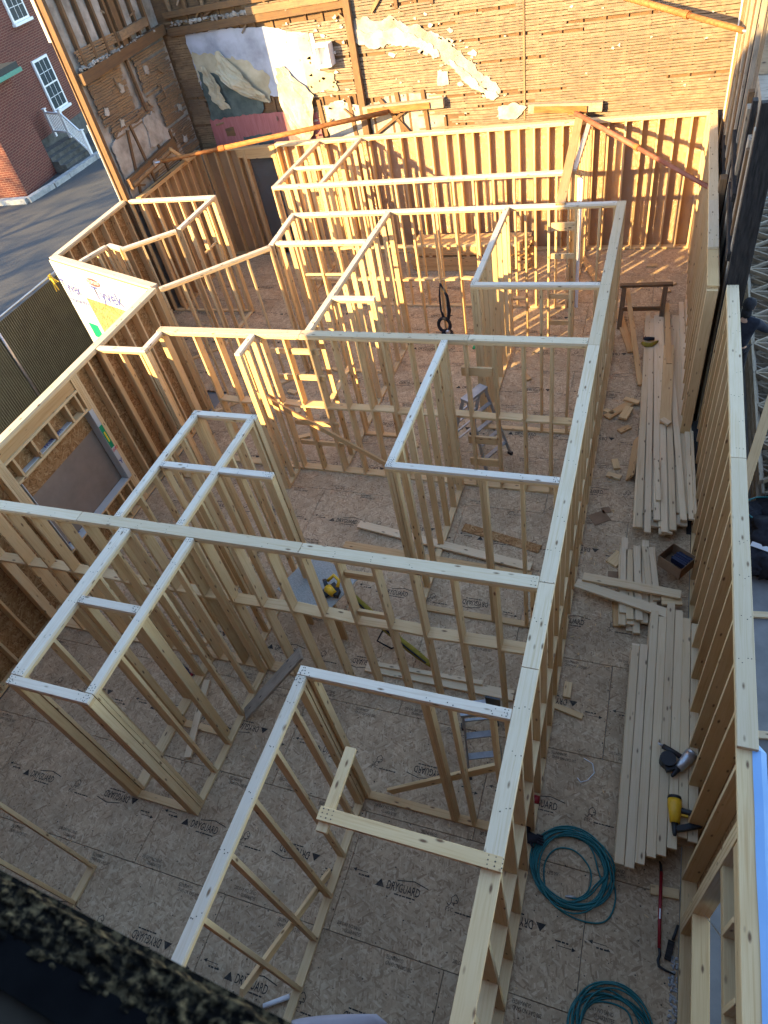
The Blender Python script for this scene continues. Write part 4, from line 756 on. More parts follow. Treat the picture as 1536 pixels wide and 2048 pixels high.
# ---------------------------------------------------------------- ladders
def ladder(label, base, rz, hgt, w0, w1, sp, mat, nr):
    t = thing('step_ladder', label, 'ladder', base, rz=rz); B = Vector(base); c, s = math.cos(rz), math.sin(rz)
    def P(x, y, z): return V(x, y, z)
    for sd, nm in ((-1, 'front'), (1, 'back')):
        for k in (-1, 1):
            mb = MB(); a = P(k * w0, sd * sp, 0.02); b = P(k * w1, sd * .05, hgt); d = b - a
            mb.box((a + b) / 2, d, (.022, 0, 0), Vector((0, .06, 0)) if True else 0); o = solid('rail', mb.v, mb.f, mat, t); MB2 = MB().box(a, (.05, 0, 0), (0, .08, 0), (0, 0, .05)); f = solid('foot', MB2.v, MB2.f, 'black', o)
        for j in range(1, nr + 1):
            q = j / (nr + 1); y = sd * (sp + (.05 - sp) * q); ww = w0 + (w1 - w0) * q; m2 = MB().box((0, y, hgt * q), (2 * ww, 0, 0), (0, .07 if sd < 0 else .03, 0), (0, 0, .022)); solid('step', m2.v, m2.f, mat, t)
    m2 = MB().box((0, 0, hgt + .01), (2 * w1 + .06, 0, 0), (0, .16, 0), (0, 0, .05)); solid('top_cap', m2.v, m2.f, mat, t); return t
ladder('tall folding aluminium step ladder beside the close-set studs', (-1.88, 7.3, 0), R(62), 1.25, .30, .20, .42, 'alu', 4)
ladder('small grey aluminium step stool between the front room and blocked wall', (-.72, 2.24, 0), R(20), 1.0, .20, .16, .30, 'alu', 2)
t = MB().abox(-.38, -.26, 1.52, 1.535, 2.60, 2.72).build('framing_bracket', 'black'); t.location = (0, .0, -.02); tag(t, 'black perforated metal bracket at the corner of the braced front wall', 'bracket')
# tool belt hanging
t = thing('tool_belt', 'black tool belt and harness hung on a sunlit stud', 'tool belt', (-3.25, 10.45, 0))
m = MB(); m.tube([(-3.27, 10.53, 1.35), (-3.30, 10.50, 1.1), (-3.30, 10.48, .8), (-3.25, 10.47, .62)], [.012, .02, .02, .03], 8); m.tube([(-3.27, 10.53, 1.35), (-3.15, 10.50, 1.1), (-3.13, 10.48, .8), (-3.16, 10.47, .62)], [.012, .03, .04, .03], 8); m.build('strap', 'cloth', t, True)
m = MB(); m.tube([(-3.25 + .12 * math.cos(a * .4), 10.44, .50 + .15 * math.sin(a * .4)) for a in range(17)], .035, 8); m.ell((-3.22, 10.46, .26), .13, .08, .14, 10, 7, .4); m.build('pouch', 'cloth', t, True); MB().ell((-3.18, 10.40, .36), .05, .03, .05).build('buckle', 'steel', t, True)
t = MB().box((-2.62, 10.42, .012), (.16, 0, 0), (0, .10, 0), (0, 0, .02)).build('outlet_box', 'green'); tag(t, 'small green electrical box lid on the sunlit floor', 'box lid')
# work table with saw
t = thing('work_table', 'strand board work table on board legs behind the blocked wall', 'table', (-3.2, 3.6, 0)); o = link('top', cbox(.85, .72, .02, 'tabletop'), None, t); o.location = (0, 0, .84); o.rotation_euler = (0, 0, -.35)
for x, y in ((-.30, -.12), (.28, -.26), (-.2, .30), (.34, .14)): board(t, 'leg', (-3.2 + x, 3.6 + y, .0), (-3.2 + x, 3.6 + y, .83), .14, T, (1, 0, 0), 'wood2')
board(t, 'rail', (-3.5, 3.42, .72), (-2.9, 3.3, .72), .14, T, (0, 0, 1), 'wood2')
t = thing('circular_saw', 'yellow and black circular saw lying on the strand board table', 'saw', (-2.98, 3.5, .86))
m = MB().box((-2.98, 3.5, .88), (.14, .20, 0), (-.10, .08, 0), (0, 0, .02)); m.build('base_plate', 'black', t); m = MB().tube([(-3.03, 3.50, .95), (-2.99, 3.53, .95)], .095, 16); m.build('blade_guard', 'black', t)
m = MB().tube([(-2.97, 3.47, .97), (-2.86, 3.40, .97)], [.06, .05], 12); m.build('motor_housing', 'yellow', t, True); m = MB().tube([(-3.0, 3.56, 1.0), (-2.92, 3.62, 1.06), (-2.84, 3.58, 1.02), (-2.84, 3.50, .98)], .024, 8); m.build('handle', 'yellow', t, True); MB().box((-2.84, 3.44, .93), (.07, 0, 0), (0, .1, 0), (0, 0, .07)).build('battery', 'black', t)
t = thing('tool_bag', 'long olive-yellow fabric bag with black straps leaning from the work table', 'bag', (-2.2, 3.4, .1)); ps = [V(-2.80, 3.62, .80).lerp(V(-1.52, 3.12, .06), k / 10) + V(0, 0, -.12 * math.sin(math.pi * k / 10)) for k in range(11)]
MB().tube(ps, [.02, .04, .05, .055, .06, .055, .045, .055, .05, .04, .02], 10).build('bag_body', 'olive', t, True)
MB().tube([p + V(.0, -.05, .07) for p in ps[1:6]], .012, 6).build('strap', 'cloth', t); MB().tube([ps[4] + V(0, 0, -.06), ps[4] + V(-.1, -.1, -.25), ps[5] + V(-.05, -.05, -.3), ps[6] + V(0, -.02, -.06)], .012, 6).build('strap', 'cloth', t); MB().tube([p + V(.0, -.05, .07) for p in ps[6:10]], .012, 6).build('strap', 'cloth', t)
# gloves, tape roll, box
t = thing('work_gloves', 'pair of black work gloves dropped in the near corridor wall', 'gloves', (-.07, 1.42, .04)); m = MB().ell((-.12, 1.46, .10), .08, .09, .05, 10, 7, .5)
m.build('glove', 'cloth', t, True); m = MB().ell((-.03, 1.38, .08), .09, .06, .035, 10, 7, .4)
for k in range(4): m.tube([(.03, 1.36 + .022 * k, .08), (.075, 1.35 + .026 * k, .075), (.115 - .01 * abs(k - 1), 1.345 + .028 * k, .06)], [.014, .013, .009], 7)
m.tube([(-.02, 1.33, .08), (.02, 1.29, .07)], [.015, .010], 7); m.build('glove', 'cloth', t, True)
t = MB().tube([(-.07, 1.80, .05), (-.0, 1.80, .05)], .045, 14).build('tape_roll', 'red', None, True); tag(t, 'small red and black tape reel on the corridor wall plate', 'tape reel')
t = thing('cardboard_box', 'open cardboard box of dark nail strips on the low pile', 'box', (1.24, 5.22, .19), rz=-.62)
for nm, c, s in (('side', (0, -.15, .12), (.34, .006, .2)), ('side', (0, .15, .12), (.34, .006, .2)), ('side', (-.17, 0, .12), (.006, .29, .2)), ('side', (.17, 0, .12), (.006, .29, .2)), ('base', (0, 0, .022), (.34, .3, .006))): o = link(nm, cbox(*s, 'card', .0005), None, t); o.location = c
for k in range(9): o = link('nail_strip', cbox(.20, .018, .09, 'blueb', .001), None, t); o.location = (.04 + rnd.uniform(-.01, .01), -.02 + k * .018, .12 + rnd.uniform(0, .02)); o.rotation_euler = (rnd.uniform(-.2, .2), 0, .05)
# ---------------------------------------------------------------- nail guns
ZG = .06 + 7 * (T + .001) + .001
def nailgun(label, loc, rz, body, coil):
    t = thing('nail_gun', label, 'nail gun', (loc[0], loc[1], ZG), rz=rz)
    def add(nm, mb, mat, sm=False): return solid(nm, mb.v, mb.f, mat, t, sm)
    add('motor_body', MB().tube([(-.02, 0, .06), (.07, 0, .06), (.10, 0, .06), (.15, 0, .06)], [.035, .045, .052, .050], 14), body, True); add('end_cap', MB().tube([(.15, 0, .06), (.175, 0, .06), (.18, 0, .06)], [.052, .046, .03], 14), 'steel' if coil else 'black', True)
    add('nose', MB().tube([(-.02, 0, .055), (-.09, 0, .05), (-.11, 0, .05)], [.024, .016, .010], 10), 'black', True)
    add('handle', MB().tube([(.08, .03, .06), (.075, .12, .055), (.06, .20, .05)], [.024, .021, .024], 10), 'black', True); add('hose_plug', MB().tube([(.06, .20, .05), (.055, .245, .05)], [.012, .009], 8), 'steel', True)
    if coil: add('magazine', MB().tube([(-.02, .10, .01), (-.02, .10, .10)], .065, 14), 'black'); add('feed_arm', MB().box((-.05, .05, .05), (.08, -.05, 0), (.03, .05, 0), (0, 0, .05)), 'black')
    else: add('magazine', MB().box((-.01, .13, .045), (.10, .24, 0), (-.035, .015, 0), (0, 0, .05)), 'black'); add('trigger_guard', MB().box((.06, .06, .05), (.04, 0, 0), (0, .06, 0), (0, 0, .02)), body)
    return t
nailgun('silver and black coil nail gun lying on the neat pile', (1.355, 2.36), R(58), 'steel', True); nailgun('yellow and black framing nail gun on the near end of the pile', (1.325, 1.80), R(92), 'yellow', False)
bpy.data.objects[-1] if False else None
# mirror the yellow gun so its magazine points to the right wall
for o in COL.objects:
    if o.name.startswith('nail_gun') and o.get('label', '').startswith('yellow'): o.scale = (1.35, -1.35, 1.25)
    elif o.name.startswith('nail_gun'): o.scale = (1.25, 1.25, 1.2)
# ---------------------------------------------------------------- hoses
def coil(label, cx, cy, loops, r0, seed, tail):
    r = random.Random(seed); t = thing('air_hose', label, 'hose', (cx, cy, 0)); pts = []
    for l in range(loops):
        rr = r0 * r.uniform(.80, 1.0); ox, oy, ex = r.uniform(-.05, .05), r.uniform(-.05, .05), r.uniform(.92, 1.08); rr2 = r0 * r.uniform(.8, 1.0)
        for k in range(36):
            a = 2 * math.pi * k / 36; w = k / 36; q = rr * (1 - w) + rr2 * w
            pts.append(V(cx + ox + q * ex * math.cos(a), cy + oy + q / ex * math.sin(a), .012 + .006 * (l % 8) + .012 * (l / loops)))
    # smooth joins
    sm = [(pts[max(i - 1, 0)] + pts[i] * 2 + pts[min(i + 1, len(pts) - 1)]) / 4 for i in range(len(pts))]
    sm = [(sm[max(i - 1, 0)] + sm[i] * 2 + sm[min(i + 1, len(sm) - 1)]) / 4 for i in range(len(sm))]
    MB().tube(sm, .0085, 6).build('hose', 'hose', t, True)
    p2 = [V(cx + a, cy + b, .012 + .005 * math.sin(i)) for i, (a, b) in enumerate(tail)]; out = []
    for i in range(len(p2) - 1):
        p0, p1, pp2, p3 = p2[max(i - 1, 0)], p2[i], p2[i + 1], p2[min(i + 2, len(p2) - 1)]
        for k in range(8):
            u = k / 8; out.append(.5 * ((2 * p1) + (pp2 - p0) * u + (2 * p0 - 5 * p1 + 4 * pp2 - p3) * u * u + (3 * p1 - p0 - 3 * pp2 + p3) * u ** 3))
    MB().tube(out, .0085, 6).build('hose_end', 'hose', t, True); e = out[-1]; MB().tube([e, e + V(.05, .01, 0), e + V(.10, .02, 0)], [.013, .015, .009], 8).build('coupling', 'steel', t, True)
    return t
coil('teal air hose coiled by the near corridor wall next to the gloves', .40, 1.20, 11, .40, 3, [(.38, .12), (.46, -.15), (.38, -.38), (.12, -.43), (-.15, -.33), (-.25, -.05), (-.17, .15), (.02, .19), (.19, .06), (.21, -.12), (.12, -.24), (-.02, -.26)])
coil('teal air hose coiled at the lower right of the deck below the pry bar', .92, -.03, 9, .37, 8, [(.36, .1), (.38, -.2), (.1, -.38), (-.25, -.2), (-.2, .15), (.1, .2), (.2, 0)])
# pry bar, shovel blade, gravel, scraps
t = thing('pry_bar', 'long red pry bar with a black hooked end', 'pry bar', (1.27, 1.1, 0)); MB().tube([(1.26, 1.40, .05), (1.265, 1.0, .05), (1.275, .73, .03)], .016, 8).build('shaft', 'red', t, True); MB().tube([(1.275, .73, .03), (1.285, .68, .022), (1.27, .63, .02), (1.28, .585, .02), (1.33, .57, .02), (1.42, .56, .01)], [.013, .013, .014, .014, .012, .006], 8).build('hook', 'black', t, True); MB().tube([(1.26, 1.40, .05), (1.255, 1.47, .04), (1.24, 1.5, .03)], [.013, .013, .008], 8).build('tip', 'black', t, True)
MB().abox(1.257, 1.270, .97, 1.06, .064, .0675).build('maker_mark', 'white', t)
t = thing('scraper', 'dark steel scraper lying by the gravel edge', 'scraper', (1.38, .8, 0)); MB().tube([(1.43, .97, .03), (1.39, .83, .03)], [.012, .014], 8).build('handle', 'black', t, True); MB().box((1.365, .74, .02), (.055, -.01, 0), (.03, .17, 0), (0, 0, .012)).build('blade', 'char', t)
m = MB()
for i in range(150): m.ell((1.415 + rnd.uniform(-.04, .03), rnd.uniform(-.6, .72), .006), rnd.uniform(.008, .02), rnd.uniform(.008, .02), rnd.uniform(.006, .012), 6, 4, .4)
tag(m.build('gravel', 'stone'), 'pale crushed stone along the foot of the near right wall', None, None, 'stuff')
m = MB()
for i in range(420):
    x, y = rnd.choice(((rnd.uniform(-.16, -.02), rnd.uniform(-.4, .3)), (rnd.uniform(-7.3, 1.3), rnd.uniform(-1, 14.3)), (rnd.uniform(.05, .55), rnd.uniform(3, 13)))); a = rnd.uniform(0, 3.14); l = rnd.uniform(.015, .06); w = rnd.uniform(.003, .012)
    d = V(math.cos(a), math.sin(a), 0); m.box((x, y, .006), d * l, V(-d.y, d.x, 0) * w, (0, 0, .005))
tag(m.build('wood_chips', 'wood'), 'scattered splinters and wood chips on the deck', None, None, 'stuff')
m = MB().tube([V(.40, 2.40, .01), V(.50, 2.36, .01), V(.53, 2.26, .01), V(.47, 2.16, .01), V(.40, 2.12, .01), V(.36, 2.16, .01)], .006, 6).build('plastic_strap', 'white', None, True); tag(m, 'thin white plastic strap curled on the deck', 'strap')
m = MB().tube([(-2.22, -.78, .03), (-2.0, -.63, .03)], .024, 10).build('pipe_offcut', 'white', None, True); tag(m, 'short white plastic pipe end by the crumbling ledge', 'pipe')
m = MB()
for i in range(13):
    u = i / 12; p0_, p1_ = V(-1.98 + .85 * u, -.86 + .34 * u ** .7, .02 + .05 * u), V(-1.75 + .75 * u, -.98 + .42 * u, .01 + .02 * u)
    for k in range(5): q = p0_.lerp(p1_, k / 4); m.v.append(q + V(0, 0, .012 * noise.noise(q * 5) + .015 * math.sin(k / 4 * 3.14)))
for i in range(12):
    for k in range(4): q = i * 5 + k; m.f.append((q, q + 1, q + 6, q + 5))
o = m.build('paper_sheet', 'paper', None, True); s_ = o.modifiers.new('thick', 'SOLIDIFY'); s_.thickness = .003; tag(o, 'curled pinkish paper sheet at the foot of the front room', 'paper')
t = thing('clamp', 'olive and black clamp on the long loose pile', 'clamp', (.60, 10.4, T3 + .02)); MB().tube([(.5, 10.35, T3 + .05), (.56, 10.28, T3 + .06), (.66, 10.3, T3 + .05), (.76, 10.42, T3 + .05)], [.03, .045, .04, .02], 8).build('jaw', 'olive', t, True); MB().tube([(.52, 10.50, T3 + .05), (.6, 10.46, T3 + .07), (.7, 10.48, T3 + .06)], [.03, .04, .03], 8).build('grip', 'cloth', t, True)
t = thing('bottle', 'small dark bottle at the base of the blocked wall', 'bottle', (-4.2, 2.95, 0)); m = MB().tube([(-5.05, 2.42, .05), (-4.9, 2.36, .05), (-4.86, 2.345, .05), (-4.82, 2.33, .05)], [.035, .035, .015, .015], 10).build('body', 'blueb', t, True); MB().tube([(-4.82, 2.33, .05), (-4.79, 2.32, .05)], .018, 8).build('cap', 'red', t)
# ---------------------------------------------------------------- outside left: fence, brick building
FN = thing('fence', 'chain-link fence filled with dark privacy slats', 'fence', (-12.6, 6.5, -.5))
m = MB(); y = 1.0
while y < 10.55: m.box((-12.6, y, .55), (.008, 0, 0), (0, .051, 0), (0, 0, 2.0)); y += .060
o = m.build('privacy_slats', 'slat', FN); o['kind'] = 'stuff'
MB().tube([(-12.6, .9, 1.63), (-12.6, 10.6, 1.63)], .022, 10).build('top_rail', 'steel', FN, True)
for y in (2.3, 5.3, 8.3, 10.6): MB().tube([(-12.56, y, -.5), (-12.56, y, 1.68)], .03, 10).build('post', 'steel', FN, True)
m = MB()
for k in range(9): m.tube([(-12.6, 10.3 + k * .01, 1.66), (-12.52 + rnd.uniform(-.1, .1), 10.3 + rnd.uniform(-.1, .1), 1.4 + rnd.uniform(-.1, .1))], .012, 5)
m.build('yellow_tape', 'yellowp', FN)
BB = thing('brick_building', 'red brick building with a projecting porch tower and white windows', 'building', (-24.5, 24, -.5)); ang = math.atan2(.99, -.145)
def bpart(nm, s0, s1, q0, q1, z0, z1, mat, org=(-23.3, 20.7)):
    me = cbox(s1 - s0, q1 - q0, z1 - z0, mat, .004); o = link(nm, me, None, BB); c, s = math.cos(ang), math.sin(ang); sm, qm = (s0 + s1) / 2, (q0 + q1) / 2
    o.location = Vector((org[0] + c * sm - s * qm, org[1] + s * sm + c * qm, (z0 + z1) / 2)) - BB.location; o.rotation_euler = (0, 0, ang); return o
# local: s along the side wall (away), q to the left of it
bpart('tower_wall', 0, 2.35, 0, 6, -.5, 3.15, 'brick'); r_ = bpart('tower_roof', -.4, 2.75, -.3, 6, 3.2, 3.5, 'darkroof'); g_ = bpart('gutter', -.45, 2.8, -.36, -.30, 3.16, 3.3, 'copper'); bpart('gutter', -.45, -.40, -.3, 6, 3.16, 3.3, 'copper')
bpart('main_wall', 2.35, 16, 1.3, 1.6, -.5, 9, 'brick'); bpart('main_wall', 2.36, 2.6, 1.6, 9, -.5, 9, 'brick'); bpart('base_course', 2.36, 16, 1.28, 1.3, -.5, .35, 'darkstone')
for s0, z0 in ((5.85, .95), (5.85, 4.25), (9.2, .95), (9.2, 4.25), (12.5, .95), (12.5, 4.25)):
    w_ = bpart('window', s0, s0 + 1.25, 1.22, 1.32, z0, z0 + 1.95, 'white')
    c, s = math.cos(ang), math.sin(ang)
    for dz in (.08, 1.0): 
        p = link('pane', cbox(1.03, .02, .86, 'winglass', .001), None, w_); p.location = (0, -.047, -.975 + dz + .43)
        for k in range(2): b_ = link('glazing_bar', cbox(.018, .012, .86, 'white', .001), None, w_); b_.location = (-.17 + .34 * k, -.06, -.975 + dz + .43)
        b_ = link('glazing_bar', cbox(1.03, .012, .018, 'white', .001), None, w_); b_.location = (0, -.06, -.975 + dz + .43)
    sl_ = link('sill', cbox(1.4, .16, .1, 'white', .005), None, w_); sl_.location = (0, -.06, -1.03)
bpart('wall_lamp', 3.9, 4.3, 1.1, 1.3, 4.05, 4.25, 'white')
ST = thing('porch_steps', 'grey stone steps beside the brick porch tower', 'steps', (-23.8, 24, -.5))
for k in range(5): MB().abox(-24.4 + 0 * k, -23.0 + .30 * (4 - k) - .9, 23.05, 25.2, -.5 + .15 * k, -.5 + .15 * (k + 1)).build('step', 'darkstone', ST)
RL = thing('railing', 'white baluster railing on the porch steps', 'railing', (-23.5, 24.6, .3))
pA, pB, pC = V(-25.0, 25.35, .35), V(-23.9, 25.0, .35), V(-22.7, 24.45, -.35)
for a, b in ((pA, pB), (pB, pC)):
    for z in (.12, .85): board(RL, 'rail', a + V(0, 0, z), b + V(0, 0, z), .07, .06, (0, 0, 1), 'white')
    for k in range(1, 9): p = a.lerp(b, k / 9); board(RL, 'baluster', p + V(0, 0, .12), p + V(0, 0, .85), .035, .035, (1, 0, 0), 'white')
for p in (pA, pB, pC): q = board(RL, 'newel_post', p + V(0, 0, -.1), p + V(0, 0, .98), .11, .11, (1, 0, 0), 'white'); cap = link('cap', cbox(.04, .17, .17, 'white'), None, q); cap.location = (.56, 0, 0)
KB = thing('kerb', 'rough granite kerb curving round the brick tower', None, (-23, 21, -.5)); KB['kind'] = 'structure'
kp = [V(-30, 20.1, 0), V(-24.2, 20.05, 0), V(-22.75, 20.1, 0), V(-22.6, 21.5, 0), V(-22.55, 24.4, 0), V(-22.3, 30, 0)]
for a, b in zip(kp, kp[1:]):
    k = max(1, int((b - a).length / .9))
    for j in range(k): p, q = a.lerp(b, j / k), a.lerp(b, (j + .97) / k); board(KB, 'kerb_stone', p + V(0, 0, -.41 + rnd.uniform(-.02, .02)), q + V(0, 0, -.41), .28 + rnd.uniform(-.03, .03), .2, (1, 0, 0) if abs((b - a).y) > .5 else (0, 1, 0), 'stone')
# ---------------------------------------------------------------- outside right: trusses, worker, debris
def truss(label, x0, z, y0, y1, dep, seed, tilt=0.0):
    t = thing('floor_truss', label, 'truss', (x0, (y0 + y1) / 2, z), 'floor trusses stacked outside the right wall')
    for q in (0, dep): board(t, 'chord', (x0 + q, y0, z), (x0 + q, y1, z + tilt), .089, .038, (0, 0, 1), 'greywood')
    k = 0; y = y0
    while y < y1 - .3:
        a, b = (x0 + .03, x0 + dep - .03) if k % 2 == 0 else (x0 + dep - .03, x0 + .03); board(t, 'web', (a, y + .02, z + .0), (b, y + .42, z), .08, .034, (0, 0, 1), 'greywood')
        if k % 2: board(t, 'web', (x0 + .03, y + .44, z), (x0 + dep - .03, y + .44, z), .08, .034, (0, 0, 1), 'greywood')
        y += .44; k += 1
for k in range(5): truss('grey open-web floor truss stacked outside the right wall', 2.32 + .05 * (k % 2), -.25 + k * .11, 6.4 + .15 * k, 16.5 + .2 * k, .56, k)
o = board(None, 'strand_board', (2.40, 6.55, .36), (2.40, 7.4, .36), .5, .012, (1, 0, 0), 'osb'); o.location.x = 2.66; tag(o, 'small strand board scrap lying on the truss stack', 'board')
plank('long plank slanting against the truss stack', None, (2.05, 6.6, .2), (2.66, 9.4, .85), .14, T, (1, 0, 0), 'wood2', 'plank', 'plank')
t = thing('debris_heap', 'heap of black plastic bags and scrap outside the right wall', 'debris', (2.4, 6.3, -.3)); m = MB()
for (x, y, z, r0) in ((2.25, 6.5, -.1, .34), (2.5, 6.2, -.05, .4), (2.35, 5.85, -.15, .33), (2.7, 6.6, -.05, .4), (2.6, 5.8, -.15, .36)): m.ell((x, y, z), r0, r0 * .9, r0 * .6, 22, 14, .55)
m.build('black_bags', 'cloth', t, True)
for k in range(9): o = link('scrap', cbox(rnd.uniform(.12, .35), rnd.uniform(.03, .10), .01, rnd.choice(('white', 'plb', 'tyvek')), .001), None, t); o.location = (rnd.uniform(-.15, .25), rnd.uniform(-.7, .4), .36 + rnd.uniform(-.12, .05)); o.rotation_euler = (rnd.uniform(-.5, .5), rnd.uniform(-.4, .4), rnd.uniform(0, 3))
MB().tube([V(2.4 + .3 * math.cos(a * .5), 6.5 + .25 * math.sin(a * .5), .15) for a in range(9)], .012, 6).build('hose_scrap', 'hose', t, True)
for y in (2.2, 3.2, 4.9): plank('pale timber strip across the concrete outside', 'timber strips on the outside concrete', (1.75, y, -.27), (2.9, y + .15, -.27), .09, T, (0, 1, 0))
# worker
def skin(name, vs, es, rs, mat, parent, sub=2):
    me = bpy.data.meshes.new(name); me.from_pydata(vs, es, []); o = link(name, me, None, parent); o.modifiers.new('s', 'SKIN'); sb = o.modifiers.new('u', 'SUBSURF'); sb.levels = sub; sb.render_levels = sub
    for i, r in enumerate(rs): q = me.skin_vertices[0].data[i]; q.radius = r if isinstance(r, tuple) else (r, r); q.use_root = (i == 0)
    bpy.context.view_layer.update(); n = bpy.data.meshes.new_from_object(o.evaluated_get(bpy.context.evaluated_depsgraph_get())); o.modifiers.clear(); o.data = n; n.materials.clear(); n.materials.append(M[mat])
    for p in n.polygons: p.use_smooth = True
    return o
PW_ = thing('person', 'worker in a black knit cap and navy sweater reaching towards the trusses', 'person', (1.99, 9.75, -.30), rz=R(-28))
body = [(0, 0, .95), (0, .02, 1.15), (0, .05, 1.35), (0, .08, 1.46), (0, .11, 1.54), (-.19, .06, 1.40), (-.25, .10, 1.14), (-.22, .26, .98), (.19, .07, 1.40), (.30, .26, 1.22), (.36, .48, 1.16), (-.10, 0, .90), (-.11, .02, .50), (-.11, -.02, .09), (-.11, .12, .04), (.10, 0, .90), (.11, .03, .50), (.11, -.02, .09), (.11, .12, .04), (-.21, .34, .95), (.38, .56, 1.14)]
be = [(0, 1), (1, 2), (2, 3), (3, 4), (2, 5), (5, 6), (6, 7), (2, 8), (8, 9), (9, 10), (0, 11), (11, 12), (12, 13), (13, 14), (0, 15), (15, 16), (16, 17), (17, 18), (7, 19), (10, 20)]
skin('body', body, be, [(.10, .07), (.10, .07), (.11, .07), .05, .05, .065, .05, .038, .065, .05, .038, .085, .06, .042, .035, .085, .06, .042, .035, .03, .03], 'skin', PW_)
skin('sweater', [(0, 0, .92), (0, .02, 1.15), (0, .05, 1.37), (0, .075, 1.45), (-.20, .06, 1.40), (-.255, .10, 1.14), (-.225, .25, .99), (.20, .07, 1.40), (.30, .26, 1.22), (.355, .46, 1.165)], [(0, 1), (1, 2), (2, 3), (2, 4), (4, 5), (5, 6), (2, 7), (7, 8), (8, 9)], [(.17, .13), (.17, .13), (.18, .13), .085, .09, .07, .055, .09, .07, .055], 'navy', PW_)
skin('trousers', [(0, 0, .95), (-.10, 0, .88), (-.11, .02, .50), (-.11, -.02, .12), (.10, 0, .88), (.11, .03, .50), (.11, -.02, .12)], [(0, 1), (1, 2), (2, 3), (0, 4), (4, 5), (5, 6)], [(.155, .12), .10, .075, .065, .10, .075, .065], 'cloth', PW_)
m = MB().ell((0, .13, 1.63), .078, .098, .118, 16, 12); m.ell((0, .235, 1.62), .014, .02, .025, 8, 6); m.ell((-.08, .12, 1.63), .012, .02, .03, 8, 6); m.ell((.08, .12, 1.63), .012, .02, .03, 8, 6); solid('head', m.v, m.f, 'skin', PW_, True)
m = MB().ell((-.03, .222, 1.645), .011, .008, .008, 8, 6); m.ell((.03, .222, 1.645), .011, .008, .008, 8, 6); m.ell((0, .222, 1.575), .025, .006, .007, 8, 6); solid('face', m.v, m.f, 'cloth', PW_, True)
m = MB().ell((0, .10, 1.67), .100, .118, .115, 18, 12, .12); m.ell((0, .06, 1.55), .085, .075, .10, 14, 10, .15); solid('knit_cap', m.v, m.f, 'cloth', PW_, True)
for hx, hy, hz, sgn in ((-.21, .36, .945, -1), (.385, .585, 1.135, 1)):
    m = MB().ell((hx, hy, hz), .04, .048, .018, 10, 8)
    for k in range(4): m.tube([(hx - .028 + .019 * k, hy + .035, hz), (hx - .03 + .02 * k, hy + .075, hz - .008), (hx - .03 + .02 * k, hy + (.105, .115, .11, .095)[k], hz - .03)], [.009, .0085, .007], 7)
    m.tube([(hx + .03 * sgn * -1, hy - .005, hz), (hx + .055 * sgn * -1, hy + .03, hz - .01), (hx + .06 * sgn * -1, hy + .06, hz - .02)], [.011, .010, .008], 7); solid('hand', m.v, m.f, 'skin', PW_, True)
# ---------------------------------------------------------------- photographer's building and its ledge
LG = thing('building', 'building the picture is taken from, with a crumbling mossy ledge', 'building', (1, -3, -.5)); YF = -1.10
for a in ((-9.85, -1.6, -.5, 9.7), (2.2, 14, -.5, 9.7), (-1.6, 2.2, -.5, 6.45), (-1.6, 2.2, 9.2, 9.7)): MB().abox(a[0], a[1], -1.75, YF - .01, a[2], a[3]).build('facade', 'brick', LG)
MB().abox(-9.85, -9.5, -9, -1.76, -.5, 9.7).build('side_wall', 'brick', LG); MB().abox(-9.5, 14, -9, -8.7, -.5, 9.7).build('rear_wall', 'brick', LG); MB().abox(-9.5, 14, -8.7, -1.76, 9.4, 9.7).build('roof', 'darkroof', LG); MB().abox(-9.5, 14, -8.7, -1.76, 6.2, 6.4).build('floor_slab', 'concrete', LG)
rs = Euler((0, 0, R(-4.5))).to_matrix()
def LP(x, y, z): p = rs @ V(x + .17, y + 1.02, 0); return V(p.x - .17, p.y - 1.034, z)
m = MB(); nx, ny = 420, 30; grid = []
for i in range(nx + 1):
    for j in range(ny + 1):
        x = -1.55 + 3.6 * i / nx; v = j / ny; y0 = -1.065 + .075 * v
        e = .012 * noise.noise(V(x * 14, 0, 3)) + .006 * noise.noise(V(x * 45, 1, 3)); h = .010 * noise.fractal(V(x * 40, y0 * 40, 1), 1.0, 2.0, 4) + .008 * noise.noise(V(x * 130, y0 * 130, 4))
        z = 6.60 + h if j < ny - 3 else 6.60 + h - .03 * (j - ny + 3); grid.append(LP(x, y0 + e * v, z))
m.v = grid
for i in range(nx):
    for j in range(ny): a = i * (ny + 1) + j; m.f.append((a, a + ny + 1, a + ny + 2, a + 1))
m.build('mossy_edge', 'moss', LG, True)
m = MB(); m.box(LP(.25, -1.015, 6.50), rs @ V(3.6, 0, 0), rs @ V(0, .06, 0), (0, 0, .10)); m.build('ledge_stone', 'moss', LG)
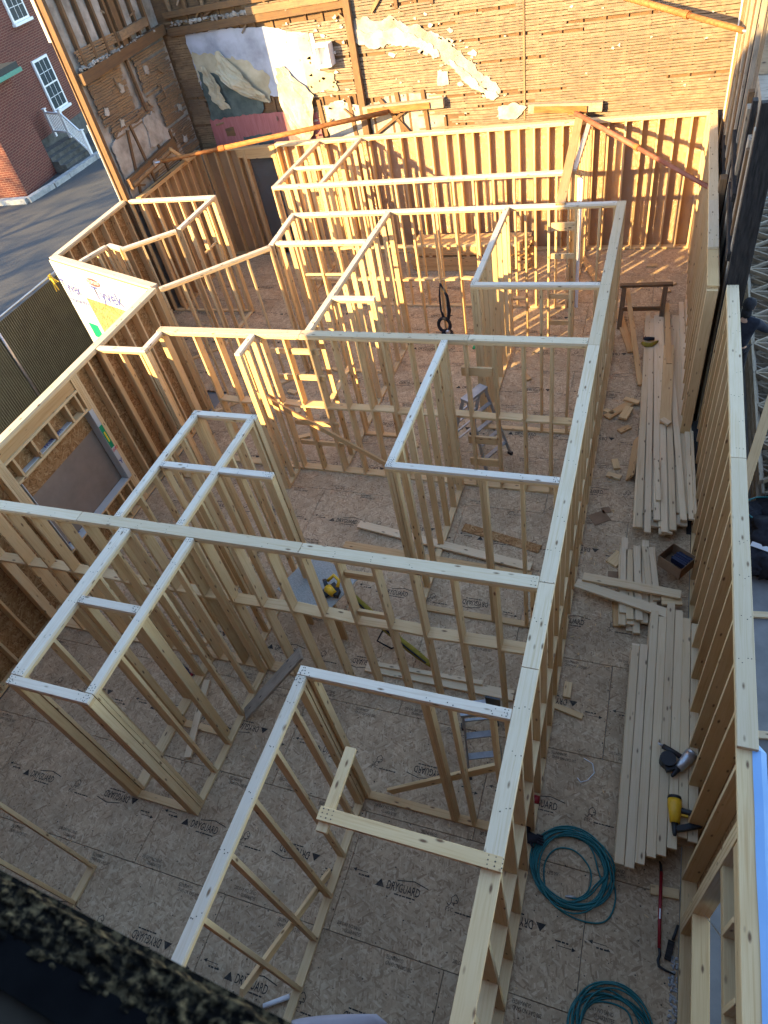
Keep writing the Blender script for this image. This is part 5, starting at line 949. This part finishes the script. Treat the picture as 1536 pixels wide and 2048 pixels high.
m = MB(); m.box(LP(.25, -1.085, 6.575), rs @ V(3.6, 0, 0), rs @ V(0, .062, 0), (0, 0, .05)); m.build('tar_strip', 'tar', LG)
m = MB(); m.box(LP(.25, -1.24, 6.56), rs @ V(3.6, 0, 0), rs @ V(0, .245, 0), (0, 0, .05)); m.build('sill', 'brownsill', LG)
# ---------------------------------------------------------------- trees that throw the streaks on the car park
def tree(label, x, y, hgt, seed, nl, spread):
    r = random.Random(seed); t = thing('tree', label, 'tree', (x, y, -.5), 'trees beyond the car park'); m = MB(); tips = []
    m.tube([(x, y, -.5), (x + .1, y, hgt * .3), (x, y + .2, hgt * .6), (x + .1, y, hgt * .95)], [.22, .17, .10, .03], 8)
    for k in range(26):
        z0 = hgt * r.uniform(.22, .85); a = r.uniform(0, 6.28); l = spread * r.uniform(.5, 1.0) * (1.1 - z0 / hgt * .6); p = V(x, y, z0); q = p + V(math.cos(a) * l, math.sin(a) * l, l * r.uniform(.1, .6)); mid = p.lerp(q, .5) + V(0, 0, .15); m.tube([p, mid, q], [.06, .04, .015], 5)
        for s in range(5): tips.append(p.lerp(q, r.uniform(.35, 1.05)) + V(r.gauss(0, .3), r.gauss(0, .3), r.gauss(0, .25)))
    m.build('trunk', 'bark', t, True); c = MB()
    for i in range(nl):
        b = r.choice(tips) + V(r.gauss(0, .35), r.gauss(0, .35), r.gauss(0, .28)); s = r.uniform(.06, .13); u = V(r.uniform(-1, 1), r.uniform(-1, 1), r.uniform(-1, 1)).normalized(); w = u.cross(V(r.uniform(-1, 1), r.uniform(-1, 1), r.uniform(-1, 1))).normalized(); c.quad(b - u * s, b - w * s * .5, b + u * s, b + w * s * .5)
    c.build('crown', 'leaf', t)
for i, (x, y, h) in enumerate([(-27.2, -1.0, 8.5), (-34.0, 0.5, 10.5), (-38.0, 1.0, 12.0), (-25.5, -4.5, 9.0), (-29.0, -5.5, 10.5), (-32.5, -3.5, 10.0), (-36.0, -5.0, 11.5), (-40.0, -3.0, 11.0), (-44.0, -5.0, 12)]): tree('leafy tree casting streaked shade on the car park', x, y, h, 50 + i, 800, 2.3)
